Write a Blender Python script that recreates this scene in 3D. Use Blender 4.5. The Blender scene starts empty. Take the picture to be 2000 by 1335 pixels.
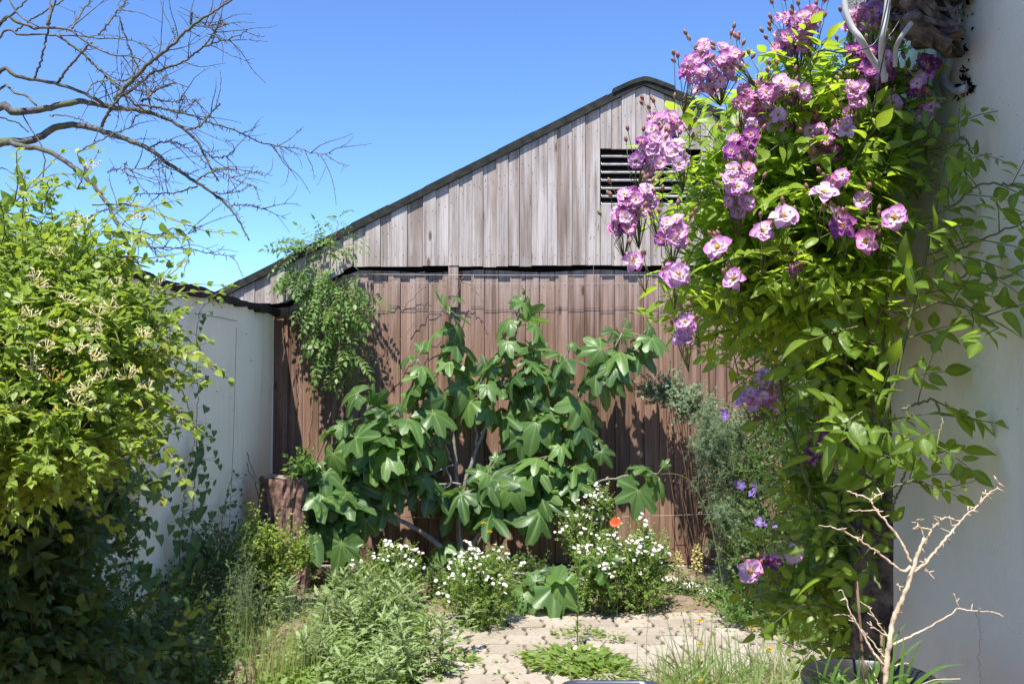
import bpy, math, random
import numpy as np
from mathutils import Vector, Matrix

# ------------------------------------------------------------------ camera, sky, sun
SC = bpy.context.scene
COL = SC.collection
CAMZ = 1.5
F = 1778.0                     # focal length in photo pixels (2000 wide)
PITCH = math.atan(62.5 / F)
cam = bpy.data.cameras.new('camera')
cam.sensor_width = 36; cam.lens = F / 2000 * 36; cam.clip_start = 0.05; cam.clip_end = 500
co = bpy.data.objects.new('camera', cam); COL.objects.link(co)
co.location = (0, 0, CAMZ); co.rotation_euler = (math.pi / 2 + PITCH, 0, 0)
SC.camera = co
SUN = Vector((-0.15, -0.52, 1.0)).normalized()
elev = math.asin(SUN.z)
world = bpy.data.worlds.new('World'); SC.world = world; world.use_nodes = True
wn = world.node_tree; wn.nodes.clear()
sky = wn.nodes.new('ShaderNodeTexSky'); sky.sky_type = 'NISHITA'; sky.sun_disc = False
sky.sun_elevation = elev; sky.sun_rotation = math.atan2(SUN.x, SUN.y)
sky.air_density = 0.95; sky.dust_density = 0.0; sky.ozone_density = 10.0; sky.altitude = 3500
bg = wn.nodes.new('ShaderNodeBackground'); bg.inputs[1].default_value = 0.132
wo = wn.nodes.new('ShaderNodeOutputWorld')
wn.links.new(sky.outputs[0], bg.inputs[0]); wn.links.new(bg.outputs[0], wo.inputs[0])
sl = bpy.data.lights.new('sun', 'SUN'); sl.energy = 3.75; sl.angle = math.radians(0.55); sl.color = (1, 0.955, 0.88)
so = bpy.data.objects.new('sun', sl); COL.objects.link(so); so.rotation_euler = SUN.to_track_quat('Z', 'Y').to_euler()
so.location = (-3, -8, 12)
SC.view_settings.view_transform = 'Standard'; SC.view_settings.look = 'None'
SC.view_settings.exposure = 1.32; SC.view_settings.gamma = 1
SC.render.engine = 'CYCLES'
SC.cycles.max_bounces = 8; SC.cycles.transparent_max_bounces = 4

rs = np.random.RandomState(7)
random.seed(7)

def at(px, py, Y):
    """photo pixel -> world point at distance Y in front of the camera"""
    x = (px - 1000) / F; z = -(py - 667.5) / F
    c, s = math.cos(PITCH), math.sin(PITCH)
    dy, dz = c - z * s, s + z * c
    return np.array((x / dy * Y, Y, CAMZ + dz / dy * Y))
def ground_at(px, py):
    a = at(px, py, 1.0)
    return a_y(px, py, CAMZ / (CAMZ - a[2]))
def a_y(px, py, Y):
    p = at(px, py, Y); p[2] = 0.0
    return p
def on_x(px, py, X):
    a = at(px, py, 1.0)
    return at(px, py, X / a[0])

# ------------------------------------------------------------------ mesh builder
class MB:
    def __init__(self):
        self.V = []; self.L = []; self.S = []; self.v = []; self.g = []; self.M = []; self.n = 0
    def raw(self, V, loops, sizes, v=0.5, g=0.0, m=0):
        V = np.asarray(V, float).reshape(-1, 3); k = len(V)
        self.V.append(V); self.L.append(np.asarray(loops, np.int64) + self.n); self.S.append(np.asarray(sizes, np.int64))
        self.v.append(np.broadcast_to(np.asarray(v, float), (k,)).copy()); self.g.append(np.broadcast_to(np.asarray(g, float), (k,)).copy())
        self.M.append(np.full(len(sizes), m, np.int64)); self.n += k
    def faces(self, V, Fs, v=0.5, g=0.0, m=0):
        self.raw(V, [i for f in Fs for i in f], [len(f) for f in Fs], v, g, m)
    def inst(self, T, pos, d, nrm, s, v=None, m=0, w=None):
        pos = np.asarray(pos, float).reshape(-1, 3); k = len(pos)
        if k == 0: return
        d = np.asarray(d, float).reshape(-1, 3); nrm = np.asarray(nrm, float).reshape(-1, 3)
        d = d / (np.linalg.norm(d, axis=1, keepdims=True) + 1e-9)
        x = np.cross(d, nrm); x /= (np.linalg.norm(x, axis=1, keepdims=True) + 1e-9)
        z = np.cross(x, d)
        s = np.broadcast_to(np.asarray(s, float), (k,)); w = s if w is None else np.broadcast_to(np.asarray(w, float), (k,))
        if v is None: v = rs.rand(k)
        v = np.broadcast_to(np.asarray(v, float), (k,))
        TV, TL, TS, TG = T; nt = len(TV)
        P = (TV[None, :, 0, None] * x[:, None, :] * w[:, None, None] + TV[None, :, 1, None] * d[:, None, :] * s[:, None, None]
             + TV[None, :, 2, None] * z[:, None, :] * s[:, None, None] + pos[:, None, :])
        L = (TL[None, :] + (np.arange(k) * nt)[:, None]).ravel()
        self.V.append(P.reshape(-1, 3)); self.L.append(L + self.n); self.S.append(np.tile(TS, k))
        self.v.append(np.repeat(v, nt)); self.g.append(np.tile(TG, k)); self.M.append(np.full(len(TS) * k, m, np.int64)); self.n += nt * k
    def tube(self, pts, rad, sides=6, v=0.5, m=0, cap=True):
        pts = np.asarray(pts, float); n = len(pts)
        rad = np.broadcast_to(np.asarray(rad, float), (n,)) if np.ndim(rad) == 0 or len(np.atleast_1d(rad)) == n else np.interp(np.linspace(0, 1, n), np.linspace(0, 1, len(rad)), rad)
        t = np.gradient(pts, axis=0); t /= (np.linalg.norm(t, axis=1, keepdims=True) + 1e-9)
        a = np.array((0, 0, 1.0)) if abs(t[0][2]) < .9 else np.array((1.0, 0, 0))
        u = np.cross(t[0], a); u /= np.linalg.norm(u)
        rings = []
        for i in range(n):
            u = u - t[i] * np.dot(u, t[i]); u /= (np.linalg.norm(u) + 1e-9)
            w = np.cross(t[i], u)
            an = np.linspace(0, 2 * math.pi, sides, endpoint=False)
            rings.append(pts[i] + rad[i] * (np.cos(an)[:, None] * u + np.sin(an)[:, None] * w))
        V = np.concatenate(rings); Fs = []
        for i in range(n - 1):
            for j in range(sides):
                k = (j + 1) % sides
                Fs.append((i * sides + j, i * sides + k, (i + 1) * sides + k, (i + 1) * sides + j))
        if cap:
            Fs.append(tuple(range(sides))[::-1]); Fs.append(tuple((n - 1) * sides + j for j in range(sides)))
        self.faces(V, Fs, v, np.repeat(np.linspace(0, 1, n), sides), m)
    def box(self, a, b, v=0.5, g=0, m=0, R=None, o=None):
        x0, y0, z0 = a; x1, y1, z1 = b
        V = np.array([(x0, y0, z0), (x1, y0, z0), (x1, y1, z0), (x0, y1, z0), (x0, y0, z1), (x1, y0, z1), (x1, y1, z1), (x0, y1, z1)], float)
        if R is not None: V = (V - o) @ np.array(R).T + o
        self.faces(V, [(0, 3, 2, 1), (4, 5, 6, 7), (0, 1, 5, 4), (1, 2, 6, 5), (2, 3, 7, 6), (3, 0, 4, 7)], v, g, m)
    def prism(self, poly, y0, y1, v=0.5, m=0):          # polygon in XZ extruded along Y
        n = len(poly); V = [(x, y0, z) for x, z in poly] + [(x, y1, z) for x, z in poly]
        Fs = [tuple(range(n)), tuple(range(2 * n - 1, n - 1, -1))] + [(i, i + n, (i + 1) % n + n, (i + 1) % n) for i in range(n)]
        self.faces(V, Fs, v, 0, m)
    def build(self, name, mats, parent=None, smooth=True, origin=None):
        me = bpy.data.meshes.new(name)
        V = np.concatenate(self.V)
        if origin is not None: V = V - np.asarray(origin, float)
        L = np.concatenate(self.L); S = np.concatenate(self.S)
        me.vertices.add(len(V)); me.vertices.foreach_set('co', V.astype(np.float32).ravel())
        me.loops.add(len(L)); me.loops.foreach_set('vertex_index', L.astype(np.int32))
        me.polygons.add(len(S)); st = np.concatenate(([0], np.cumsum(S)[:-1])).astype(np.int32)
        me.polygons.foreach_set('loop_start', st)
        me.update(calc_edges=True)
        me.polygons.foreach_set('material_index', np.concatenate(self.M).astype(np.int32))
        me.polygons.foreach_set('use_smooth', np.full(len(S), smooth, bool))
        for nm, arr in (('v', self.v), ('g', self.g)):
            at_ = me.attributes.new(nm, 'FLOAT', 'POINT'); at_.data.foreach_set('value', np.concatenate(arr).astype(np.float32))
        me.validate()
        for mm in (mats if isinstance(mats, (list, tuple)) else [mats]): me.materials.append(mm)
        o = bpy.data.objects.new(name, me); COL.objects.link(o)
        if origin is not None: o.location = origin
        if parent is not None:
            o.parent = parent
            if origin is not None: o.location = Vector(origin) - parent.location
            else: o.location = -Vector(parent.location)
        return o

def thing(name, label, cat, loc, group=None):
    o = bpy.data.objects.new(name, None); COL.objects.link(o); o.location = tuple(float(c) for c in loc)
    o.empty_display_size = 0.1
    return tag(o, label, cat, group)
def tag(o, label, cat, group=None, kind=None):
    if label: o['label'] = label
    if cat: o['category'] = cat
    if group: o['group'] = group
    if kind: o['kind'] = kind
    return o
def struct(o):
    o['kind'] = 'structure'; return o

# ------------------------------------------------------------------ materials
def newmat(name):
    m = bpy.data.materials.new(name); m.use_nodes = True; nt = m.node_tree; nt.nodes.clear()
    return m, nt
class N:
    def __init__(s, nt): s.nt = nt
    def a(s, typ, **kw):
        n = s.nt.nodes.new(typ)
        for k, v in kw.items():
            if k.startswith('i_'):
                key = k[2:]; key = int(key) if key.isdigit() else key.replace('_', ' ')
                if isinstance(v, bpy.types.NodeSocket): s.nt.links.new(v, n.inputs[key])
                else: n.inputs[key].default_value = v
            else: setattr(n, k, v)
        return n
    def mix(s, f, a, b, mode='MIX'):
        n = s.nt.nodes.new('ShaderNodeMix'); n.data_type = 'RGBA'; n.blend_type = mode
        for i, v in ((0, f), (6, a), (7, b)):
            if isinstance(v, bpy.types.NodeSocket): s.nt.links.new(v, n.inputs[i])
            else: n.inputs[i].default_value = (v if i == 0 else (*v, 1) if len(v) == 3 else v)
        return n.outputs[2]
    def ramp(s, f, stops, interp='LINEAR'):
        n = s.nt.nodes.new('ShaderNodeValToRGB'); r = n.color_ramp; r.interpolation = interp
        while len(r.elements) < len(stops): r.elements.new(0.5)
        for e, (p, c) in zip(r.elements, stops):
            e.position = p; e.color = (*c, 1) if hasattr(c, '__len__') else (c, c, c, 1)
        s.nt.links.new(f, n.inputs[0]); return n.outputs[0]
    def attr(s, nm): return s.a('ShaderNodeAttribute', attribute_name=nm).outputs['Fac']
    def obj(s, scale=(1, 1, 1)):
        t = s.a('ShaderNodeTexCoord'); mp = s.a('ShaderNodeMapping', i_Vector=t.outputs['Object']); mp.inputs['Scale'].default_value = scale
        return mp.outputs[0]
    def noise(s, vec, sc, det=4, rough=.55): return s.a('ShaderNodeTexNoise', i_Vector=vec, i_Scale=sc, i_Detail=det, i_Roughness=rough).outputs['Fac']
    def math(s, op, a, b=0.0):
        n = s.nt.nodes.new('ShaderNodeMath'); n.operation = op
        for i, v in ((0, a), (1, b)):
            if isinstance(v, bpy.types.NodeSocket): s.nt.links.new(v, n.inputs[i])
            else: n.inputs[i].default_value = v
        return n.outputs[0]
    def bump(s, h, st=.3, dist=.01): return s.a('ShaderNodeBump', i_Height=h, i_Strength=st, i_Distance=dist).outputs[0]
    def out(s, sh):
        o = s.a('ShaderNodeOutputMaterial'); s.nt.links.new(sh, o.inputs[0])

def leafmat(name, ca, cb, vein=None, trans=.35, rough=.45, tcol=None, spec=.4, dry=None):
    m, nt = newmat(name); n = N(nt)
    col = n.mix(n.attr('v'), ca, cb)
    pos = n.obj()
    col = n.mix(n.math('MULTIPLY', n.noise(pos, 2.3, 2), .55), col, tuple(c * .6 for c in ca))
    if dry: col = n.mix(n.ramp(n.attr('v'), [(.0, .9), (.05, .0)]), col, dry)
    if vein: col = n.mix(n.math('MULTIPLY', n.attr('g'), .75), col, vein)
    tc = n.mix(.5, n.mix(1.0, col, (1.75, 1.65, .55), 'MULTIPLY'), tcol or tuple(min(1, c * 2.0) for c in cb))
    bp = n.bump(n.math('ADD', n.math('MULTIPLY', n.attr('g'), .6), n.noise(pos, 90, 2)), .25, .004)
    p = n.a('ShaderNodeBsdfPrincipled', i_Base_Color=col, i_Roughness=rough, i_Normal=bp); p.inputs['Specular IOR Level'].default_value = spec
    t = n.a('ShaderNodeBsdfTranslucent', i_Color=tc)
    mx = n.a('ShaderNodeMixShader', i_0=trans, i_1=p.outputs[0], i_2=t.outputs[0])
    n.out(mx.outputs[0]); return m
def petalmat(name, stops, trans=.3):
    m, nt = newmat(name); n = N(nt)
    col = n.ramp(n.attr('g'), stops)
    col = n.mix(n.math('MULTIPLY', n.attr('v'), .35), col, n.mix(1.0, col, (.62, .4, .8), 'MULTIPLY'))
    p = n.a('ShaderNodeBsdfPrincipled', i_Base_Color=col, i_Roughness=.6); p.inputs['Specular IOR Level'].default_value = .2
    t = n.a('ShaderNodeBsdfTranslucent', i_Color=col)
    mx = n.a('ShaderNodeMixShader', i_0=trans, i_1=p.outputs[0], i_2=t.outputs[0])
    n.out(mx.outputs[0]); return m
def plain(name, c, rough=.6, c2=None, sc=20, bump=.2, metal=0, spec=.5, bd=.005):
    m, nt = newmat(name); n = N(nt); pos = n.obj(); nz = n.noise(pos, sc, 5)
    c2 = c2 or tuple(x * .65 for x in c)
    col = n.mix(n.ramp(nz, [(.35, 0.0), (.65, 1.0)]), c, c2)
    p = n.a('ShaderNodeBsdfPrincipled', i_Base_Color=col, i_Roughness=rough, i_Metallic=metal, i_Normal=n.bump(nz, bump, bd)); p.inputs['Specular IOR Level'].default_value = spec
    n.out(p.outputs[0]); return m
def barkmat(name, c, c2, moss=None, sc=30):
    m, nt = newmat(name); n = N(nt); pos = n.obj()
    nz = n.noise(pos, sc, 5, .65); col = n.mix(n.ramp(nz, [(.38, 0.0), (.62, 1.0)]), c, c2)
    if moss: col = n.mix(n.ramp(n.noise(pos, 7, 3), [(.5, 0.0), (.62, .8)]), col, moss)
    p = n.a('ShaderNodeBsdfPrincipled', i_Base_Color=col, i_Roughness=.85, i_Normal=n.bump(nz, .6, .006))
    n.out(p.outputs[0]); return m
def boardmat(name, cols, streak, knot=(.1, .05, .03), top_tone=None):
    m, nt = newmat(name); n = N(nt)
    t = n.a('ShaderNodeTexCoord'); v = n.attr('v')
    off = n.a('ShaderNodeCombineXYZ', i_0=n.math('MULTIPLY', v, 37.0), i_1=0.0, i_2=n.math('MULTIPLY', v, 91.0))
    p0 = n.a('ShaderNodeVectorMath', operation='ADD', i_0=t.outputs['Object'], i_1=off.outputs[0]).outputs[0]
    def mp(sc): 
        q = n.a('ShaderNodeMapping', i_Vector=p0); q.inputs['Scale'].default_value = sc; return q.outputs[0]
    grain = n.noise(mp((95, 20, 2.2)), 1.0, 5, .65)
    wide = n.noise(mp((22, 6, .9)), 1.0, 3, .5)
    patch = n.noise(mp((6, 3, 1.6)), 1.0, 3, .6)
    base = n.ramp(v, [(i / (len(cols) - 1), c) for i, c in enumerate(cols)])
    col = n.mix(n.ramp(wide, [(.40, 0.0), (.60, .8)]), base, streak)
    col = n.mix(n.ramp(patch, [(.45, 0.0), (.75, .55)]), col, tuple(c * .55 for c in cols[0]))
    if top_tone:
        z = n.a('ShaderNodeSeparateXYZ', i_0=t.outputs['Object']).outputs[2]
        dz = n.math('ADD', z, n.math('MULTIPLY', n.math('SUBTRACT', wide, .5), 1.3))
        col = n.mix(n.ramp(n.math('DIVIDE', dz, 3.0), [(top_tone[1], 0.0), (top_tone[2], .85)]), col, top_tone[0])  # boards blend to a paler tone towards the top
    dark = n.ramp(grain, [(.28, .42), (.5, 1.0), (.72, 1.15)])
    col = n.mix(.85, col, dark, 'MULTIPLY')
    vo = n.a('ShaderNodeTexVoronoi', i_Vector=mp((9.5, .01, 3.1)), i_Scale=1.0)
    pick = n.math('GREATER_THAN', n.a('ShaderNodeSeparateColor', i_0=vo.outputs['Color']).outputs[0], .45)
    kn = n.math('MULTIPLY', n.ramp(vo.outputs['Distance'], [(.09, 1.0), (.17, 0.0)]), pick)
    sp = n.ramp(n.noise(mp((70, 20, 14)), 1.0, 2), [(.70, 0.0), (.76, .8)])
    col = n.mix(sp, col, knot)
    col = n.mix(n.math('MULTIPLY', kn, .9), col, knot)
    p = n.a('ShaderNodeBsdfPrincipled', i_Base_Color=col, i_Roughness=.8, i_Normal=n.bump(n.math('SUBTRACT', grain, n.math('MULTIPLY', kn, .3)), .7, .004))
    p.inputs['Specular IOR Level'].default_value = .25
    n.out(p.outputs[0]); return m
def stucco(name, c, c2, stain, sc=60, bump=.25):
    m, nt = newmat(name); n = N(nt); pos = n.obj()
    fine = n.noise(pos, sc, 6, .7); big = n.noise(pos, 1.7, 4, .6)
    vert = n.noise(n.obj((9, 9, .8)), 1.0, 4, .6)
    col = n.mix(n.ramp(big, [(.35, 0.0), (.7, 1.0)]), c, c2)
    col = n.mix(n.ramp(vert, [(.54, 0.0), (.78, .6)]), col, stain)
    col = n.mix(n.ramp(n.noise(pos, 5.5, 5, .7), [(.58, 0.0), (.72, .28)]), col, stain)
    z = n.a('ShaderNodeSeparateXYZ', i_0=n.a('ShaderNodeTexCoord').outputs['Object']).outputs[2]
    low = n.math('ADD', z, n.math('MULTIPLY', big, .5))
    col = n.mix(n.ramp(low, [(.2, .85), (1.0, 0.0)]), col, stain)
    p = n.a('ShaderNodeBsdfPrincipled', i_Base_Color=col, i_Roughness=.85, i_Normal=n.bump(n.math('ADD', fine, n.math('MULTIPLY', n.noise(pos, 9, 3), 1.5)), bump, .006))
    p.inputs['Specular IOR Level'].default_value = .25
    n.out(p.outputs[0]); return m

M = {}
M['gable'] = boardmat('weathered_boards', [(.235, .175, .14), (.33, .28, .25), (.21, .15, .115), (.42, .375, .35), (.25, .205, .175), (.35, .295, .26), (.18, .128, .097)], (.46, .415, .39), (.11, .055, .03))
M['lower'] = boardmat('brown_boards', [(.155, .085, .055), (.215, .12, .08), (.11, .06, .04), (.29, .185, .135), (.175, .097, .064), (.12, .064, .044), (.24, .145, .10)], (.29, .18, .13), (.09, .04, .025), top_tone=((.36, .29, .26), .60, .86))
M['dark_in'] = plain('dark_interior', (.012, .010, .009), .9, spec=.1)
M['roof'] = plain('tarred_roof', (.014, .015, .014), .85, (.034, .035, .027), 18, .5, spec=.2)
M['slat'] = plain('vent_slat', (.40, .37, .35), .7, (.24, .20, .17), 14)
M['tar'] = plain('tarred_felt', (.014, .014, .015), .8, (.035, .033, .031), 25, .6, spec=.3)
M['wall'] = stucco('white_render', (.90, .80, .62), (.85, .755, .58), (.58, .51, .38))
M['wall2'] = stucco('grey_render', (.86, .80, .64), (.74, .69, .55), (.58, .53, .40), 45, .5)
M['pebble'] = plain('pebble_dash', (.55, .54, .50), .9, (.30, .29, .26), 160, 1.0, bd=.02)
M['concrete'] = plain('concrete', (.32, .28, .24), .9, (.22, .19, .17), 12, .4)
M['soil'] = plain('soil', (.16, .115, .085), .95, (.26, .20, .15), 9, .8, spec=.1, bd=.03)
M['cable'] = plain('white_cable', (.52, .53, .52), .5, (.40, .41, .40), 9, .05)
M['black'] = plain('black_plastic', (.018, .019, .022), .35, (.03, .03, .034), 15, .1)
M['basin'] = plain('blue_enamel', (.03, .04, .07), .25, (.05, .06, .09), 15, .05)
M['wire'] = plain('wire', (.45, .42, .38), .5, (.30, .26, .22), 9, .05, metal=.4)
M['rotwood'] = barkmat('rotten_wood', (.22, .17, .135), (.035, .028, .024))
M['table'] = barkmat('table_wood', (.24, .16, .10), (.15, .10, .07))
M['bark'] = barkmat('grey_bark', (.15, .135, .11), (.04, .036, .03), (.10, .11, .03))
M['figbark'] = barkmat('fig_bark', (.27, .25, .22), (.15, .135, .12))
M['twig'] = barkmat('dry_twig', (.62, .50, .37), (.42, .31, .21))
M['vinebark'] = barkmat('vine_bark', (.24, .15, .09), (.13, .08, .05))
M['stump'] = barkmat('stump_bark', (.25, .14, .10), (.07, .04, .03), sc=26)
M['stumptop'] = plain('stump_top', (.34, .28, .22), .85, (.2, .15, .11), 30)
M['stem'] = plain('green_stem', (.13, .17, .05), .6, (.10, .11, .04), 12, .1)
M['redstem'] = plain('red_stem', (.20, .10, .06), .6, (.12, .10, .04), 8, .1)
M['petiole'] = plain('petiole', (.28, .34, .09), .5, (.22, .30, .07), 8, .05)
M['honey'] = leafmat('honeysuckle_leaf', (.13, .22, .03), (.29, .38, .05), (.25, .34, .07), .40, .42, dry=(.55, .48, .06))
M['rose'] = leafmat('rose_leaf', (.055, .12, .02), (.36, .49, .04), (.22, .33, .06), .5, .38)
M['fig'] = leafmat('fig_leaf', (.042, .10, .03), (.15, .27, .06), (.26, .37, .12), .34, .40, spec=.45)
M['vine'] = leafmat('vine_leaf', (.09, .19, .04), (.19, .32, .07), None, .35, .45)
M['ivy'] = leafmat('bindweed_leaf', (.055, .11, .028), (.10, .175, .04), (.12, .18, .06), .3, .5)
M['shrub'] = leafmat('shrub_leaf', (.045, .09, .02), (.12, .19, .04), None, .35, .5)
M['fever'] = leafmat('feverfew_leaf', (.13, .22, .045), (.26, .36, .07), None, .38, .55)
M['thistle'] = leafmat('thistle_leaf', (.20, .29, .11), (.34, .43, .19), (.26, .33, .15), .3, .55)
M['needle'] = leafmat('asparagus_needle', (.15, .22, .12), (.26, .34, .20), None, .3, .6)
M['grass'] = leafmat('grass_blade', (.17, .26, .07), (.34, .42, .15), None, .4, .5, dry=(.42, .35, .18))
M['dry'] = leafmat('dry_leaf', (.26, .18, .10), (.42, .33, .19), None, .2, .8, spec=.1)
M['rosep'] = petalmat('rose_petal', [(0, (.85, .78, .50)), (.36, (.93, .89, .90)), (.56, (.82, .54, .74)), (.78, (.66, .28, .58)), (1, (.48, .12, .42))])
M['rosed'] = petalmat('dark_rose_petal', [(0, (.8, .6, .2)), (.25, (.8, .62, .76)), (.45, (.42, .13, .40)), (1, (.22, .03, .19))])
M['roseq'] = petalmat('faded_rose_petal', [(0, (.8, .7, .4)), (.28, (.92, .86, .90)), (.65, (.82, .58, .76)), (1, (.66, .34, .60))])
M['rosem'] = petalmat('magenta_rose_petal', [(0, (.8, .7, .3)), (.34, (.92, .84, .88)), (.58, (.78, .38, .62)), (1, (.60, .12, .40))])
M['stamen'] = plain('stamen', (.75, .48, .05), .6, (.6, .3, .03), 200)
M['bud'] = plain('bud', (.24, .20, .10), .6, (.30, .10, .09), 60)
M['cream'] = petalmat('honeysuckle_flower', [(0, (.80, .72, .22)), (.5, (.92, .86, .42)), (1, (.95, .92, .70))])
M['yellowf'] = petalmat('old_honeysuckle_flower', [(0, (.70, .50, .10)), (1, (.82, .62, .20))])
M['white'] = petalmat('white_petal', [(0, (.85, .84, .76)), (1, (.88, .88, .83))])
M['yellow'] = petalmat('yellow_petal', [(0, (.75, .45, .01)), (1, (.82, .60, .01))])
M['poppy'] = petalmat('poppy_petal', [(0, (.12, .03, .02)), (.15, (.75, .12, .04)), (1, (.90, .22, .08))])
M['snap'] = petalmat('snapdragon_petal', [(0, (.75, .70, .15)), (1, (.85, .82, .42))])
M['clem'] = petalmat('clematis_petal', [(0, (.5, .4, .6)), (.3, (.27, .18, .42)), (1, (.20, .13, .34))])

# ------------------------------------------------------------------ leaf templates (unit length along +Y, face +Z)
def T_leaf(width=.5, rows=5, fold=.12, curl=.15, tip=1.0, wide_at=.42, wave=0.0, notch=0.0):
    V = [(0, 0, 0)]; G = [1.0]
    for i in range(1, rows):
        t = i / rows
        a = math.log(.5) / math.log(wide_at)
        w = math.sin(math.pi * t ** a) ** (.85) * width * .56 * (1 - .42 * t ** 2.2)
        z = -curl * t * t
        wv = wave * math.sin(i * 2.1)
        V += [(-w, t - notch * (1 if i == 1 else 0), z + fold * w * 2 + wv), (0, t, z), (w, t - notch * (1 if i == 1 else 0), z + fold * w * 2 - wv)]; G += [0, .9, 0]
    V.append((0, tip, -curl)); G.append(.4)
    Fs = [(0, 2, 1), (0, 3, 2)]
    for i in range(rows - 2):
        b = 1 + i * 3
        Fs += [(b, b + 1, b + 4, b + 3), (b + 1, b + 2, b + 5, b + 4)]
    b = 1 + (rows - 2) * 3
    Fs += [(b, b + 1, b + 3), (b + 1, b + 2, b + 3)]
    return (np.array(V, float), np.array([i for f in Fs for i in f]), np.array([len(f) for f in Fs]), np.array(G, float))
def T_radial(rfun, nang=36, rings=(.35, .7, 1.0), zf=lambda a, r: 0.0, gf=lambda a, t: 0.0, a0=-math.pi * .98, a1=math.pi * .98):
    V = [(0, 0, 0)]; G = [1.0]
    an = np.linspace(a0, a1, nang)
    for t in rings:
        for a in an:
            r = rfun(a) * t
            V.append((r * math.sin(a), r * math.cos(a), zf(a, r))); G.append(gf(a, t))
    Fs = []
    for j in range(nang - 1):
        Fs.append((0, 1 + j + 1, 1 + j))
        for k in range(len(rings) - 1):
            b = 1 + k * nang; c = b + nang
            Fs.append((b + j, b + j + 1, c + j + 1, c + j))
    return (np.array(V, float), np.array([i for f in Fs for i in f]), np.array([len(f) for f in Fs]), np.array(G, float))
LOB = [(0, 1.0, .36), (.88, .90, .36), (-.88, .90, .36), (1.8, .68, .42), (-1.8, .68, .42)]
def fig_leaf(droop, cup, seed, depth=1.0):
    q = random.Random(seed)
    lob = [(a + q.uniform(-.07, .07), l * q.uniform(.9, 1.08), w * q.uniform(.95, 1.15)) for a, l, w in LOB]
    def rf(a):
        r = .50 + .16 * (1 - depth)
        for c, l, w in lob:
            d = abs(a - c) / w
            r = max(r, l * math.exp(-abs(d) ** 2.6 * .55) * (1 + .03 * math.sin(a * 23 + seed)) * (1 + .05 * math.sin(a * 7 + seed)))
        return r
    def zf(a, r):
        s = min(abs(a - c) for c, l, w in lob)
        return -droop * r * r - cup * r * min(s, .45) * .0 + cup * r * (min(s, .46)) - .09 * abs(math.sin(a)) * r * r + .035 * r * math.sin(a * 9 + seed * 2) + .05 * r * r * math.sin(a * 2 + seed)
    def gf(a, t):
        s = min(abs(a - c) for c, l, w in lob); return max(0, 1 - s / .08) * (1 - .5 * t)
    # angular samples: dense and always hitting the veins
    ang = sorted(set([round(x, 4) for x in np.linspace(-2.55, 2.55, 41)] + [round(c, 4) for c, _, _ in lob]))
    V = [(0, 0, 0)]; G = [1.0]; rings = (.2, .45, .72, 1.0)
    for t in rings:
        for a in ang:
            r = rf(a) * t; V.append((r * math.sin(a), r * math.cos(a), zf(a, r))); G.append(gf(a, t))
    n = len(ang); Fs = []
    for j in range(n - 1):
        Fs.append((0, 1 + j + 1, 1 + j))
        for k in range(len(rings) - 1):
            b = 1 + k * n; c = b + n; Fs.append((b + j, b + j + 1, c + j + 1, c + j))
    return (np.array(V, float), np.array([i for f in Fs for i in f]), np.array([len(f) for f in Fs]), np.array(G, float))
TFIG = [fig_leaf(.25, .12, 1), fig_leaf(.45, .05, 2), fig_leaf(.12, .2, 3, .6), fig_leaf(.35, .15, 4), fig_leaf(.5, .1, 5, .4), fig_leaf(.6, .22, 6, .8)]
TOV = [T_leaf(.55, 5, .12, .12), T_leaf(.5, 5, .2, .3), T_leaf(.6, 5, .05, .0, wave=.02), T_leaf(.45, 5, .25, .45)]
TROSE = [T_leaf(.42, 6, .14, .18, wide_at=.42), T_leaf(.38, 6, .22, .35, wide_at=.42), T_leaf(.46, 6, .08, .08, wave=.015, wide_at=.44)]
THEART = [T_leaf(.85, 5, .1, .2, wide_at=.26, notch=.22), T_leaf(.8, 5, .2, .35, wide_at=.27, notch=.2)]
TSMALL = [T_leaf(.5, 3, .15, .15), T_leaf(.6, 3, .05, .3)]
TLANCE = [T_leaf(.18, 5, .2, .25, wave=.03), T_leaf(.17, 6, .3, .5, wave=.03), T_leaf(.22, 5, .1, .0, wave=.035)]
TNEED = [T_leaf(.11, 3, .1, .05)]
TPET = [T_leaf(.95, 5, .25, -.25, wide_at=.62), T_leaf(.9, 5, .35, .05, wide_at=.62, wave=.04), T_leaf(.8, 5, .3, .25, wide_at=.66, wave=.03)]
for _t in TPET: _t[3][:] = np.clip(_t[0][:, 1], 0, 1)
TPET1 = [T_leaf(.75, 4, .2, .1, wide_at=.6)]; TPET1[0][3][:] = np.clip(TPET1[0][0][:, 1], 0, 1)

def unit(v): v = np.asarray(v, float); return v / (np.linalg.norm(v) + 1e-9)
def rv(s=1.0): return rs.normal(size=3) * s
class LC:
    """collects leaves, then writes them per template"""
    def __init__(s): s.r = []
    def add(s, p, d, n, sc, v=None): s.r.append((p, d, n, sc, rs.rand() if v is None else v))
    def flush(s, mb, Ts, m=0):
        if not s.r: return
        idx = rs.randint(0, len(Ts), len(s.r))
        for k, T in enumerate(Ts):
            sel = [s.r[i] for i in np.nonzero(idx == k)[0]]
            if sel:
                P, D, NN, S, VV = zip(*sel); S = np.array(S); mb.inst(T, np.array(P), np.array(D), np.array(NN), S, np.array(VV), m, w=S * rs.uniform(.78, 1.2, len(S)))
        s.r = []
def shoot(p, d, L, n=6, grav=-.12, wob=.12):
    pts = [np.asarray(p, float)]; d = unit(d)
    for i in range(n):
        d = unit(d + rv(wob) + np.array((0, 0, grav))); pts.append(pts[-1] + d * L / n)
    return np.array(pts)
def resample(pts, n):
    pts = np.asarray(pts, float); s = np.concatenate(([0], np.cumsum(np.linalg.norm(np.diff(pts, axis=0), axis=1))))
    t = np.linspace(0, s[-1], n); return np.stack([np.interp(t, s, pts[:, i]) for i in range(3)], 1)
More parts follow.
